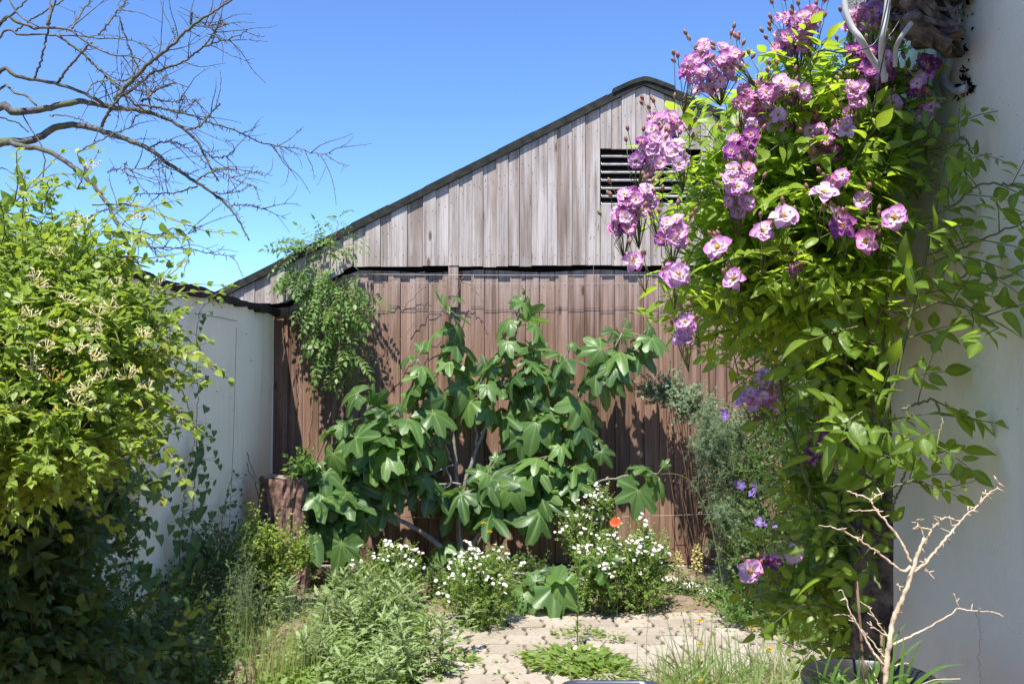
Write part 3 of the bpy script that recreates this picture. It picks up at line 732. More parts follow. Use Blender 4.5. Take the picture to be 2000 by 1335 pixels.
hv = [vol(20, 560, 2.35, 210, 185, .35), vol(130, 690, 2.15, 170, 170, .3), vol(-30, 780, 2.0, 210, 220, .35), vol(185, 610, 2.3, 80, 140, .25), vol(130, 800, 2.1, 120, 100, .22), vol(-250, 700, 2.2, 250, 320, .5), vol(70, 490, 2.6, 120, 70, .25), vol(30, 560, 3.1, 150, 110, .4), vol(70, 620, 3.6, 120, 90, .4), vol(110, 660, 4.2, 80, 70, .4), vol(-300, 600, 1.9, 250, 300, .4), vol(30, 820, 2.4, 200, 60, .5), vol(10, 860, 1.95, 180, 75, .3), vol(120, 850, 2.0, 100, 60, .25)]  # rear and off-view volumes added to cast shade on the growth below
for vi in pick_vols(hv, 2700):
    q, u = in_vol(hv[vi], .45); 
    d = unit(u * .6 + np.array((.25, -.35, .35)) + rv(.45)); L = rs.uniform(.12, .30)
    s = shoot(q - d * L * .6, d, L, 6, -.06, .16); hs.tube(s, [.0017, .0009], 4, m=0, cap=False); pairs(lc, s, .042, .030, face=.35, jit=.35)
# free shoots (photo pixels)
for path, Y in (([(150,370),(165,330),(150,300),(175,290)],2.5),([(180,400),(260,400),(330,425),(400,450),(450,455)],2.5),([(200,380),(170,340),(190,300)],2.6),([(240,560),(290,560),(340,530),(365,500)],2.4),
                ([(240,620),(300,600),(350,575),(400,570),(425,580)],2.4),([(230,650),(290,635),(350,640),(390,655)],2.3),([(280,690),(330,720),(355,760),(370,800)],2.3),([(250,800),(310,810),(360,820),(390,830)],2.25),
                ([(220,900),(270,880),(310,900),(330,905)],2.15),([(60,400),(40,370),(50,340)],2.5),([(10,420),(60,360),(120,300)],2.6),([(300,470),(340,445),(370,480),(360,530)],2.6),([(60,960),(110,890),(200,860)],2.0),
                ([(240,700),(300,690),(340,670)],2.2),([(20,1180),(60,1060),(100,920),(110,800)],2.7),([(0,1200),(120,1230),(260,1270),(400,1275),(430,1240)],3.0),([(150,1290),(250,1200),(350,1130)],3.0),([(20,1330),(60,1250),(50,1150),(20,1080)],2.6),([(330,1240),(380,1190),(430,1180)],2.6)):
    P = smooth([at(a, b, Y) for a, b in path], 24, .001); hs.tube(P, [.0024, .0011], 5, m=1); pairs(lc, P, .043, .035, face=.4, jit=.25, start=.1)
for k in range(14):
    e, _ = in_vol(hv[rs.randint(len(hv))], .2, .6)
    if e[0] > -1.25: continue
    P = smooth([hroot + rv(.06) * (1, 1, 0), (hroot * .6 + e * .4) + rv(.12), e], 20, .005); hs.tube(P, [.0035, .0025, .0015], 6, m=0)
BD = [(40,385),(140,395),(210,410),(270,450),(310,540),(325,620),(330,700),(325,780),(300,870),(250,910),(120,930)]
for k in range(30):
    i = rs.randint(len(BD) - 1); f_ = rs.rand(); a = BD[i][0] * (1 - f_) + BD[i + 1][0] * f_; b = BD[i][1] * (1 - f_) + BD[i + 1][1] * f_
    p = at(a - 60, b + 10, rs.uniform(2.1, 2.5)); P = shoot(p, np.array((.9 if b > 450 else rs.uniform(-.2, .7), -.3, rs.uniform(-.1, 1.0) - (b - 380) / 500)), rs.uniform(.12, .32), 12, -.05, .09)
    hs.tube(P, [.0018, .0009], 4, m=1); pairs(lc, P, .042, .032, face=.4, jit=.3, start=.1)
lc.flush(hl_, TOV); hl_.build('foliage', M['honey'], hon); hs.build('stems', [M['stem'], M['redstem']], hon)
HF = []
for k in range(5):
    mb = honey_flower(k, None); HF.append(mb)
fpos = [(150,690),(60,620),(90,680),(100,745),(180,705),(160,640),(110,640),(30,650),(230,560),(200,650),(190,615),(270,430),(165,440),(240,520),(70,560),(10,760),(90,820),(150,790),(60,870),(290,760),(170,760),(215,600),(130,590),(20,1000),(50,920),(280,660),(180,330),(110,500),(60,720),(20,680),(250,740),(200,740),(130,530),(310,560),(45,800)]
hfm = None
protos = []
for k, (a, b) in enumerate(fpos):
    Y = 1.80 + .10 * rs.rand() + (.25 if b < 560 else 0) + (.15 if a > 220 else 0)
    p = at(a, b, Y + .03); yl = k in (13, 18, 16, 3)
    key = (k % 5, yl)
    if k < 5 or key not in [x[0] for x in protos]:
        o = HF[k % 5].build('flower_cluster', M['yellowf'] if yl else M['cream'], hon); protos.append((key, o))
    else:
        src = [x[1] for x in protos if x[0] == key][0]; o = src.copy(); COL.objects.link(o); o.parent = hon
    o.location = Vector(p) - hon.location; o.rotation_euler = (rs.uniform(-.6, .9), rs.uniform(-.5, .5), rs.rand() * 6.28); s_ = rs.uniform(.6, .95); o.scale = (s_,) * 3

# ------------------------------------------------------------------ vine under the honeysuckle, leaf colour kept dark to deepen the shade
uroot = np.array((-1.45, 3.0, 0)); uv = thing('shade_vine', 'tangle of larger leaved vines under the honeysuckle, coloured dark for the shade there', 'climbing plant', uroot); ul, us = MB(), MB(); lc = LC()
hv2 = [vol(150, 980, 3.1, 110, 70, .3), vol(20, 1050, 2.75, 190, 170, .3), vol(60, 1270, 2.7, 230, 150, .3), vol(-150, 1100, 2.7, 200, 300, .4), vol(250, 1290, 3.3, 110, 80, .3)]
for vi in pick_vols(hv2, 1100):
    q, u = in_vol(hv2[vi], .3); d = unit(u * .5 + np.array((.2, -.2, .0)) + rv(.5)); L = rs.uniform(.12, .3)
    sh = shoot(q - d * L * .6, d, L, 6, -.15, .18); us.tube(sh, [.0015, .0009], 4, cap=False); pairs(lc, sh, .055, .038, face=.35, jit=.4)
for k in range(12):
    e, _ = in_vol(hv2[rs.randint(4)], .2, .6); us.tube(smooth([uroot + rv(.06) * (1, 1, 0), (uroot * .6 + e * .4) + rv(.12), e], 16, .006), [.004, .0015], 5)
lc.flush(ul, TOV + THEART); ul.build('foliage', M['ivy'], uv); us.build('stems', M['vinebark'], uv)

# ------------------------------------------------------------------ climbing rose at right
rroot = np.array((.72, 2.12, 0))
rose = thing('climbing_rose', 'climbing rose with clusters of lilac pink blossoms against the house wall', 'climbing plant', rroot)
rl, rst = MB(), MB(); lc = LC()
rvs = [(vol(1560, 300, 1.82, 170, 150, .2), 1), (vol(1465, 430, 1.85, 120, 120, .2), .9), (vol(1600, 480, 1.82, 180, 120, .2), 1), (vol(1400, 320, 1.85, 45, 70, .12), .6), (vol(1600, 330, 2.2, 150, 150, .28), .9), (vol(1650, 560, 2.3, 110, 120, .2), .9), (vol(1650, 200, 1.84, 110, 110, .15), 1), (vol(1500, 570, 1.9, 160, 75, .2), .8), (vol(1345, 565, 1.9, 60, 45, .12), .4),
       (vol(1660, 680, 2.2, 85, 170, .2), .85), (vol(1650, 930, 2.35, 80, 200, .18), .8), (vol(1490, 680, 2.2, 100, 70, .15), .2), (vol(1655, 1150, 2.4, 75, 120, .15), .7), (vol(1550, 1130, 2.2, 100, 50, .12), .3), (vol(1340, 450, 1.85, 50, 50, .1), .3)]
w_ = np.array([v[1][0] * v[1][2] * k for v, k in rvs]); w_ /= w_.sum()
for vi in rs.choice(len(rvs), 610, p=w_):
    q, u = in_vol(rvs[vi][0], .25); d = unit(u * .5 + np.array((-.35, -.2, .25)) + rv(.4)); L = rs.uniform(.10, .22)
    if q[0] > RX - .06 and q[1] < 2.05: continue
    s = shoot(q - d * L * .6, d, L, 6, -.05, .15); rst.tube(s, [.0018, .0009], 4, m=0, cap=False)
    for j in range(1, 7):
        a = j * 2.4 + rs.rand(); t = unit(s[j] - s[j - 1]); sd = unit(np.cross(t, UP)); bd = np.cross(sd, t)
        compound(lc, rst, s[j], sd * math.cos(a) + bd * math.sin(a) * .7 + t * .5 + np.array((0, -.15, .1)), rs.uniform(.05, .085), 2 + rs.randint(2), rs.uniform(.026, .044), v=(rs.uniform(.0, .3) if q[2] < 1.6 else rs.uniform(.5, 1)))  # low leaves darker: older growth, plus shade put into the colour
# explicit canes along the wall: (path, Y, leaflet size)
for path, Y, ls in (([(1700,980),(1722,850),(1748,740),(1790,570),(1822,440),(1836,350),(1850,290),(1862,245)],(1.68,1.55),.062), ([(1790,530),(1850,500),(1900,475),(1960,450),(2030,420)],(1.58,1.36),.058), ([(1818,425),(1870,395),(1910,362),(1960,360),(2010,372)],(1.58,1.38),.052),
                    ([(1760,800),(1820,780),(1840,820),(1830,870)],(1.6,1.54),.066), ([(1770,620),(1830,590),(1890,600),(1950,640)],(1.58,1.42),.07), ([(1800,560),(1850,560),(1900,530),(1960,545)],(1.56,1.4),.055), ([(1850,290),(1880,270),(1900,300)],(1.55,1.5),.045), ([(1700,620),(1650,560),(1600,520)],(1.75,1.7),.055), ([(1700,760),(1640,700),(1590,680)],(1.72,1.7),.066),
                    ([(1710,900),(1640,840),(1560,800)],(1.75,1.8),.066), ([(1740,1000),(1770,920),(1790,860)],(1.66,1.58),.062), ([(1690,1050),(1620,1000),(1540,990)],(1.8,1.9),.062), ([(1720,1150),(1680,1080),(1640,1040)],(1.78,1.85),.066), ([(1700,1250),(1640,1190),(1560,1180)],(1.85,1.9),.055), ([(1740,950),(1790,940),(1820,960)],(1.62,1.56),.055),
                    ([(1700,1280),(1620,1260),(1560,1270)],(1.85,1.9),.05), ([(1760,520),(1700,440),(1680,380)],(1.74,1.7),.055), ([(1700,350),(1750,330),(1800,340)],(1.66,1.6),.05), ([(1730,700),(1690,640),(1660,640)],(1.66,1.6),.075), ([(1740,840),(1700,800),(1660,820)],(1.66,1.6),.075)):
    P = smooth([at(a, b, Y[0] + (Y[1] - Y[0]) * i_ / (len(path) - 1)) for i_, (a, b) in enumerate(path)], 30, .0012); P[:, 0] = np.minimum(P[:, 0], RX - .015)
    rst.tube(P, [.0052, .003, .0016] if len(path) > 7 else [.0026, .0012], 7, m=0)
    Lp = np.linalg.norm(np.diff(P, axis=0), axis=1).sum(); nl = int(Lp / .040); Q = resample(P, nl + 2)
    for i in range(1, nl + 2):
        t = unit(Q[i] - Q[i - 1]); a = i * 2.4; sd = unit(np.cross(t, (0, 1, .2)))
        sg = 1 if i % 2 else -1
        dd = sd * sg + t * .6 + np.array((0, -.25 * rs.rand(), .05))
        if dd[2] < 0: dd[2] *= .35
        if Q[i][0] > RX - .05: dd[0] = -abs(dd[0]) * .5; dd[1] -= .5
        compound(lc, rst, Q[i], dd, rs.uniform(.05, .08) * ls / .055, 2, ls * rs.uniform(.75, 1.15) * (1 - .35 * i / nl), unit(CAMD * .6 + UP * .6 + rv(.45)), droop=-.06, v=rs.uniform(0, .22))  # dark leaf range stands in for the shade beside the wall
# main canes from the ground
for path in ([(1700,1700),(1715,1200),(1700,800),(1690,400),(1640,200)], [(1690,1750),(1690,1250),(1640,900),(1600,600),(1480,400),(1350,330)], [(1720,1700),(1730,1200),(1722,900),(1725,500),(1720,250)], [(1700,1700),(1650,1150),(1560,900),(1500,650),(1420,500)]):
    P = smooth([at(a, b, 2.4 if b > 900 else 2.1 if b > 500 else 1.85) for a, b in path], 50, .004); P[:, 0] = np.where(P[:, 1] < 2.05, np.minimum(P[:, 0], RX - .03), P[:, 0]); P[0, 2] = 0; rst.tube(P, [.007, .005, .003], 8, m=0)
# blossoms
def blossom(seed, mat):
    q = np.random.RandomState(seed); mb = MB()
    for ring, (n, op, L) in enumerate(((5, .05, 1.0), (5, .26, .86), (4, .5, .55))):
        for k in range(n):
            a = k * 2 * math.pi / n + ring * .6 + q.rand() * .25; o_ = op + q.uniform(-.1, .15); d = np.array((math.cos(a) * math.cos(o_), math.sin(a) * math.cos(o_), math.sin(o_)))
            nn = np.array((-math.cos(a) * math.sin(o_), -math.sin(a) * math.sin(o_), math.cos(o_)))
            mb.inst(TPET[q.randint(3)], [d * .08], [d], [nn + q.normal(size=3) * .12], .5 * L, q.rand(), 0, w=.56 * L)
    for k in range(26):
        a = q.rand() * 6.28; r = q.rand() * .13; p = np.array((r * math.cos(a), r * math.sin(a), .06)); mb.tube([p * .3, p + (0, 0, .06 + .05 * q.rand())], [.008, .014], 4, m=1, v=q.rand())
    return mb
kinds = ['rosep', 'rosed', 'roseq', 'rosem']
bl = {}
CL = [(1560,55,42,8,3),(1535,85,25,3,3),(1575,40,18,2,3),(1390,130,48,10,0),(1350,140,20,3,3),(1430,115,20,3,0),(1300,255,38,8,0),(1265,300,32,5,0),(1320,300,26,4,2),(1235,395,28,5,0),(1215,430,22,4,3),(1262,385,16,2,2),(1233,511,8,1,0),(1315,450,26,5,0),(1322,540,8,2,2),(1340,630,10,2,0),(1332,660,10,2,0),
      (1440,350,26,5,2),(1443,385,26,4,0),(1402,487,8,1,1),(1432,546,3,1,0),(1447,285,24,5,1),(1470,195,32,6,3),(1485,225,24,4,2),(1530,165,18,3,2),(1525,230,18,3,2),(1585,245,20,3,0),(1600,270,18,3,3),(1645,250,14,2,0),(1620,300,22,3,2),
      (1600,382,6,1,2),(1633,355,10,2,0),(1690,390,3,1,0),(1632,428,6,1,0),(1655,440,4,1,2),(1735,430,4,1,0),(1700,470,5,1,2),(1528,425,6,2,2),(1485,455,5,1,0),(1563,524,6,1,1),(1690,145,18,3,2),(1665,190,22,4,0),(1720,120,36,6,1),(1720,180,14,2,0),(1735,210,4,1,1),(1680,100,22,3,1),
      (1680,35,22,4,3),(1715,20,28,5,3),(1468,780,20,3,0),(1500,770,18,3,0),(1490,740,12,2,2),(1510,795,10,1,0),(1615,855,20,3,1),(1595,890,16,3,1),(1640,900,16,3,1),(1468,1112,8,2,2),(1508,1098,10,2,1),(1552,1084,4,1,2),(1810,130,20,3,1),(1812,215,10,2,2),(1790,170,14,2,1),(1590,30,14,2,3),(1500,180,14,3,3),(1560,185,14,2,0)]
nb = 0; extra = {k: MB() for k in kinds}; ms = rst
pend = []
for (a, b, r, n, kd) in CL:
    Y = 1.60 + rs.uniform(-.05, .05) + (.04 if b < 300 else 0) - (.04 if r < 9 else 0) + (.3 if b > 700 else 0)
    if a > 1760: Y = 1.62
    c = at(a, b, Y); base = c + np.array((.02, .06, -.06)) + rv(.01); k_ = Y / F
    n = n if r < 9 else int(n * 2.2)
    for i in range(n):
        th = i * 2.4 + rs.rand(); rr = r * k_ * math.sqrt((i + .3) / n) * 1.0
        off = np.array((math.cos(th) * rr, rs.uniform(-.02, .03), math.sin(th) * rr)); p = c + off
        fd = unit(off * 12 * (n > 1) + np.array((-.15, -1.0, .35)) + rv(.35))
        s_ = rs.uniform(.038, .052) * (.98 if r < 9 else .60); kk = kinds[kd] if rs.rand() < .65 else kinds[rs.randint(4)]
        ms.tube([base, (base + p) / 2 + rv(.006), p - fd * .004], [.0009, .0008], 4, m=0)
        pend.append((i, p, fd, s_, kk))
    for i in range(n // 3 + 3):
        th = rs.rand() * 6.28; rr = r * k_ * rs.uniform(.8, 1.5) + .012; p = c + np.array((math.cos(th) * rr, rs.uniform(-.02, .03), abs(math.sin(th)) * rr + .006))
        ms.tube([base, (base + p) / 2 + rv(.005), p], [.0008, .0006], 4, m=0); d = unit(p - base)
        ms.tube([p, p + d * .004, p + d * .009, p + d * .013], [.001, .0035, .0032, .0006], 7, m=3)
pend.sort(key=lambda t: t[0])
for j, (i, p, fd, s_, kk) in enumerate(pend):
    if j < 98:
        key = (kk, j % 3)
        if key not in bl:
            bl[key] = blossom(j % 3 + 5 * kinds.index(kk), kk).build('blossom', [M[kk], M['stamen']], rose); o = bl[key]
        else:
            o = bl[key].copy(); COL.objects.link(o); o.parent = rose
        o.location = Vector(p) - rose.location; o.rotation_euler = Vector(fd).to_track_quat('Z', 'Y').to_euler(); o.rotation_euler.rotate_axis('Z', rs.rand() * 6); o.scale = (s_ * rs.uniform(.85, 1.05), s_ * rs.uniform(.8, 1.05), s_ * rs.uniform(.8, 1.5))
    else:
        src = blossom(j, kk); R = np.array(Vector(fd).to_track_quat('Z', 'Y').to_matrix()); e = extra[kk]
        for V_, L_, S_, v_, g_, M_ in zip(src.V, src.L, src.S, src.v, src.g, src.M):
            pass
        V_ = np.concatenate(src.V) @ R.T * s_ + p
        e.V.append(V_); e.L.append(np.concatenate(src.L) + e.n); e.S.append(np.concatenate(src.S)); e.v.append(np.concatenate(src.v)); e.g.append(np.concatenate(src.g)); e.M.append(np.concatenate(src.M)); e.n += len(V_)
allx = MB(); matl = []
for q_, kk in enumerate(kinds):
    e = extra[kk]
    if e.n:
        allx.V += e.V; allx.L += [l + allx.n for l in e.L]; allx.S += e.S; allx.v += e.v; allx.g += e.g; allx.M += [m_ * 0 + np.where(m_ == 1, 4, q_) for m_ in e.M]; allx.n += e.n
xo = allx.build('small_blossoms', [M[k] for k in kinds] + [M['stamen']], rose); xo['kind'] = 'stuff'
lc.flush(rl, TROSE); rl.build('foliage', M['rose'], rose); rst.build('canes', [M['stem'], M['redstem'], M['redstem'], M['bud']], rose)

# ------------------------------------------------------------------ fig tree
froot = ground_at(898, 1118); froot[1] = 6.68; froot[0] = at(898, 1100, 6.68)[0]
fig = thing('fig_tree', 'fig tree with large lobed green leaves trained against the barn', 'fig tree', froot)
fb, fl = MB(), MB(); lc = LC()
def fy(py): return 6.45
def fpath(pts, r0, r1, n=26):
    P = smooth([at(a, b, 7 - (7 - Y) * .58) for a, b, Y in pts], n, .004); fb.tube(P, [r0, r1], 8); return P
base = (898, 1100, 6.45)
FS = [ # path to the tip, number of leaves, leaf size, spread length
 ([base,(895,1000,6.5),(888,880,6.55),(880,780,6.5),(876,680,6.4),(878,600,6.35)],14,.25,.55),
 ([base,(900,980,6.5),(930,880,6.5),(975,760,6.5),(1005,660,6.45),(1018,585,6.4)],15,.22,.45),
 ([base,(960,1000,6.5),(1010,900,6.5),(1025,780,6.45),(1045,690,6.4)],13,.25,.42),
 ([(960,1010,6.5),(1030,930,6.5),(1090,855,6.45),(1160,775,6.4),(1190,700,6.4),(1215,650,6.4)],13,.20,.32),
 ([(1170,760,6.4),(1220,700,6.4),(1262,652,6.35)],8,.20,.22),
 ([base,(840,1050,6.35),(760,1000,6.15),(690,930,6.05),(705,850,6.0),(722,775,5.95)],11,.25,.35),
 ([(740,985,6.1),(770,900,6.0),(780,850,5.95),(770,810,5.9)],9,.27,.22),
 ([(760,1000,6.1),(690,960,6.0),(640,940,5.9),(600,925,5.85)],10,.23,.3),
 ([(740,990,6.1),(690,1000,5.95),(660,1010,5.9),(650,1020,5.85)],8,.25,.22),
 ([base,(900,980,6.4),(935,950,6.3),(955,920,6.2)],8,.25,.25),
 ([(960,1010,6.5),(1010,960,6.4),(1060,900,6.3),(1105,870,6.2)],10,.23,.3),
 ([(960,1010,6.5),(1060,960,6.45),(1150,945,6.35),(1240,925,6.25),(1285,925,6.2)],9,.22,.22),
 ([(860,960,6.5),(840,900,6.4),(820,830,6.35),(830,790,6.3)],10,.21,.3),
 ([(940,930,6.5),(1000,860,6.5),(1050,850,6.45),(1080,800,6.4)],8,.2,.25),
 ([(930,1000,6.5),(1000,985,6.4),(1050,960,6.35)],6,.22,.2),
 ([base,(960,1120,5.6),(1030,1140,5.0),(1085,1150,4.7)],8,.24,.25),
 ([base,(1000,1120,5.6),(1120,1110,4.9),(1180,1110,4.6)],6,.24,.2),
 ([(800,990,6.2),(790,920,6.1),(810,870,6.1)],7,.23,.2),
 ([(960,1010,6.5),(1040,1000,6.4),(1080,960,6.3),(1120,940,6.25)],9,.24,.3), ([(900,1020,6.5),(950,1000,6.4),(990,960,6.25),(1000,930,6.2)],9,.25,.3), ([(760,1000,6.1),(700,960,6.0),(700,900,5.95),(735,850,5.9)],10,.27,.4), ([(975,760,6.5),(1000,740,6.4),(1080,720,6.35),(1110,690,6.3)],8,.24,.3),
 ([(700,960,6.0),(640,950,5.9),(600,985,5.8)],9,.27,.3), ([(700,1000,6.0),(650,1040,5.9),(640,1075,5.85)],9,.27,.25), ([(660,960,6.0),(620,1010,5.9),(590,1050,5.8)],7,.26,.22), ([(740,900,6.0),(690,860,5.9),(655,840,5.85)],7,.25,.22),
 ([(880,900,6.5),(850,820,6.4),(830,740,6.35),(815,700,6.3)],9,.25,.35), ([(930,880,6.5),(930,800,6.4),(940,740,6.3)],8,.22,.25), ([(1010,900,6.5),(1080,850,6.4),(1120,800,6.35),(1130,770,6.3)],8,.22,.25), ([(1090,950,6.5),(1140,900,6.4),(1160,870,6.35)],7,.22,.2), ([(850,960,6.4),(820,930,6.3),(800,960,6.25)],7,.24,.2)]
for path, nl, sz, sp in FS:
    main = path[0] == base and len(path) > 4
    P = fpath(path, .021 if main else .011, .005)
    P2 = P[::-1]; cum = np.concatenate(([0], np.cumsum(np.linalg.norm(np.diff(P2, axis=0), axis=1))))
    nl = max(5, int(nl * .92)); sp = sp * 1.12
    for i in range(nl):
        u = i / nl; p = np.array([np.interp(u * sp, cum, P2[:, k]) for k in range(3)])
        t = unit(P2[0] - P2[min(6, len(P2) - 1)]); a = i * 2.4 + rs.rand() * .7
        h = unit(np.array((math.cos(a) * 1.25, math.sin(a) * .6 - .2, 0)))
        pe = h * (.35 + .75 * min(1, u * 2.2)) + np.array((0, 0, .8 - 1.15 * min(1, u * 1.5)))
        Lp = rs.uniform(.06, .19) * (.5 + .7 * u); pp = shoot(p, pe, Lp, 5, -.06, .05); fb.tube(pp, [.0032, .0022], 5, m=1)
        e = pp[-1]; dn = rs.uniform(.0, 1.3) + .3 * u
        d = unit(h * .8 + np.array((0, -.05, -dn + (.9 if u < .15 else 0)))); nn = unit(UP * .65 + h * .55 + CAMD * .55 + rv(.5)); d = unit(d + rv(.28))
        lc.add(e, d, nn, sz * (.45 + .62 * min(1, u * 3 + .15)) * rs.uniform(.62, 1.15) * .80)
for k in range(90):   # small leaves along the old wood
    pth = FS[rs.randint(len(FS))][0]; a = rs.randint(len(pth) - 1); t = rs.rand()
    A, B = np.array(pth[a]), np.array(pth[a + 1]); q = A * (1 - t) + B * t; p = at(q[0], q[1], 7 - (7 - q[2]) * .58)
    d = unit(rv() * (1, .6, .5) + np.array((0, -.2, -.5))); lc.add(p, d, unit(UP + CAMD + rv(.4)), rs.uniform(.08, .19))
lc.flush(fl, TFIG)
# pruned bare branch stubs
for pts in ([(840,960,6.4),(880,945,6.3),(870,912,6.25)], [(800,945,6.3),(850,920,6.3),(885,908,6.28)], [(830,975,6.4),(850,945,6.35),(900,945,6.3)]):
    fpath(pts, .008, .007, 10)
fb.build('branches', [M['figbark'], M['petiole']], fig); fl.build('foliage', M['fig'], fig)

# ------------------------------------------------------------------ vine hanging on the barn at left
vroot = ground_at(540, 1110); vroot = np.array((at(600, 1000, 6.8)[0], 6.8, 0))
vine = thing('climbing_vine', 'feathery green vine hanging from the barn gable at left', 'climbing plant', vroot)
vl, vs = MB(), MB(); lc = LC()
for pts in ([(560,1110),(580,960),(600,880),(615,760),(625,700),(640,620),(650,560)], [(575,1110),(600,960),(640,830),(655,740),(660,650),(665,560)], [(640,620),(660,520),(630,480),(600,470),(575,480)], [(655,560),(700,540),(740,535)], [(650,520),(655,470),(660,430)], [(545,1100),(560,900),(548,760),(556,650)], [(548,1100),(556,950),(570,860),(556,760),(552,640)]):
    vs.tube(smooth([at(a, b, 6.82) for a, b in pts], 26, .006), [.009, .005] if len(pts) > 5 else [.004, .002], 6)
for a, b in ((615, 520), (640, 545)):
    pass
vv = [(vol(648, 580, 6.78, 58, 60, .14), 85), (vol(655, 660, 6.8, 50, 60, .12), 55), (vol(705, 580, 6.84, 35, 50, .05), 22), (vol(610, 530, 6.78, 55, 28, .1), 34), (vol(620, 485, 6.78, 65, 20, .1), 34), (vol(655, 450, 6.78, 15, 30, .05), 8), (vol(660, 720, 6.85, 18, 30, .04), 8)]
for v_, n in vv:
    for k in range(n):
        q, u = in_vol(v_, .2); d = unit(u * (1, .5, .3) + np.array((0, -.3, -.6 if v_[0][2] < 2.4 else .3)) + rv(.3))
        compound(lc, vs, q, d, rs.uniform(.13, .24), 5, rs.uniform(.036, .055), droop=-.16)
lc.flush(vl, TROSE); vl.build('foliage', M['vine'], vine); vs.build('stems', M['vinebark'], vine)
dv = MB()
for pts in ([(790,600),(830,560),(880,545),(905,540)], [(905,540),(880,600),(810,660),(790,720)], [(700,780),(760,700),(800,640),(850,600)], [(745,560),(770,545),(830,530)], [(890,545),(920,560),(945,590)]):
    dv.tube(smooth([at(a, b, 6.9) for a, b in pts], 20, .006), [.0035, .0015], 5)
tag(dv.build('dry_tendrils', M['vinebark'], origin=at(905, 540, 6.9)), 'bare brown tendrils caught on the wire above the fig', 'twigs')

# ------------------------------------------------------------------ stump
sp_ = at(556, 930, 6.22); st = thing('tree_stump', 'short brown tree stump with shaggy bark beside the white wall', 'stump', (sp_[0], sp_[1], 0))
s_ = MB(); n = 40; V = []; zz = np.linspace(-.03, sp_[2], 14); rr0 = .135
ph = rs.rand(n) * .034
for z in zz:
    for k in range(n):
        a = k / n * 2 * math.pi; r = rr0 * (1.12 - .12 * z / sp_[2]) + ph[k] + .006 * math.sin(k * 3 + z * 30) + rs.uniform(-.009, .011); V.append((sp_[0] + r * math.cos(a), sp_[1] + r * math.sin(a), z))
s_.faces(V, [(i * n + k, i * n + (k + 1) % n, (i + 1) * n + (k + 1) % n, (i + 1) * n + k) for i in range(len(zz) - 1) for k in range(n)])
s_.build('bark', M['stump'], st, smooth=False)
t_ = MB(); t_.faces([(sp_[0] + .95 * (V[-n + k][0] - sp_[0]), sp_[1] + .95 * (V[-n + k][1] - sp_[1]), sp_[2] - .004 + .012 * math.sin(k * .5)) for k in range(n)] + [tuple(sp_)], [(k, (k + 1) % n, n) for k in range(n)]); t_.build('cut_face', M['stumptop'], st)
tk = MB()
for pts in ([(473,840),(480,900),(500,940),(520,950)], [(500,940),(505,965),(530,975)], [(480,880),(500,930),(515,930)]):
    tk.tube(smooth([at(a, b, 6.3) for a, b in pts], 12, .004), [.003, .0018], 5)
tag(tk.build('bare_twig', M['rotwood'], origin=at(520, 950, 6.3)), 'thin bare twig curving up beside the stump', 'twig')

# ------------------------------------------------------------------ bindweed up the white wall
def wallvine(path, leaf, sp, label, dens=1.0):
    P = smooth([lwx(a, b, .05) for a, b in path], 60, .004); r = (P[0][0], P[0][1], 0)
    t = thing('bindweed', label, 'climbing plant', r, 'vines climbing the white wall'); s, l = MB(), MB(); lc = LC()
    P0 = np.vstack([[P[0][0], P[0][1], 0], P]); s.tube(P0, [.003, .0015], 5)
    Lp = np.linalg.norm(np.diff(P, axis=0), axis=1).sum(); n = int(Lp / sp); Q = resample(P, n)
    for i, q in enumerate(Q):
        k = (1 - .45 * i / n)
        for j in range(rs.poisson(1.1 * dens * k) + (1 if rs.rand() < .3 else 0)):
            o = np.array((rs.uniform(0, .05), rs.normal() * .06, rs.normal() * .02)); e = q + o * dens; s.tube([q, e + (0, 0, .01)], [.001, .0008], 3)
            lc.add(e, unit(np.array((.25, -rs.uniform(-.5, .6), -1)) + rv(.25)), unit(np.array((.8, -.7, .4)) + rv(.3)), leaf * k * rs.uniform(.7, 1.15))
    lc.flush(l, THEART); l.build('foliage', M['ivy'], t); s.build('stems', M['vinebark'], t)
wallvine([(372,1130),(376,1000),(382,900),(385,800),(384,700),(386,640),(395,600),(420,585)], .06, .035, 'tall bindweed vine with heart leaves reaching the top of the white wall', 1.0)
wallvine([(350,1120),(352,1030),(362,960),(372,900),(380,850)], .065, .022, 'dense heart leaved bindweed column on the lower white wall', 2.4)
wallvine([(255,1150),(262,1080),(270,1000),(275,930),(288,860),(290,790),(286,700)], .07, .03, 'bindweed vine close right of the honeysuckle on the white wall', 1.6)
wallvine([(75,1180),(90,1090),(110,1000),(150,930)], .08, .03, 'bindweed with large leaves at the far left of the white wall', 1.6)
wallvine([(150,1170),(170,1060),(180,960),(240,940),(330,950)], .06, .03, 'bindweed vine leaning sideways across the low white wall', 1.2)
wallvine([(430,1130),(432,1040),(440,980),(452,930)], .04, .022, 'short small leaved bindweed on the white wall near the stump', 2.0)

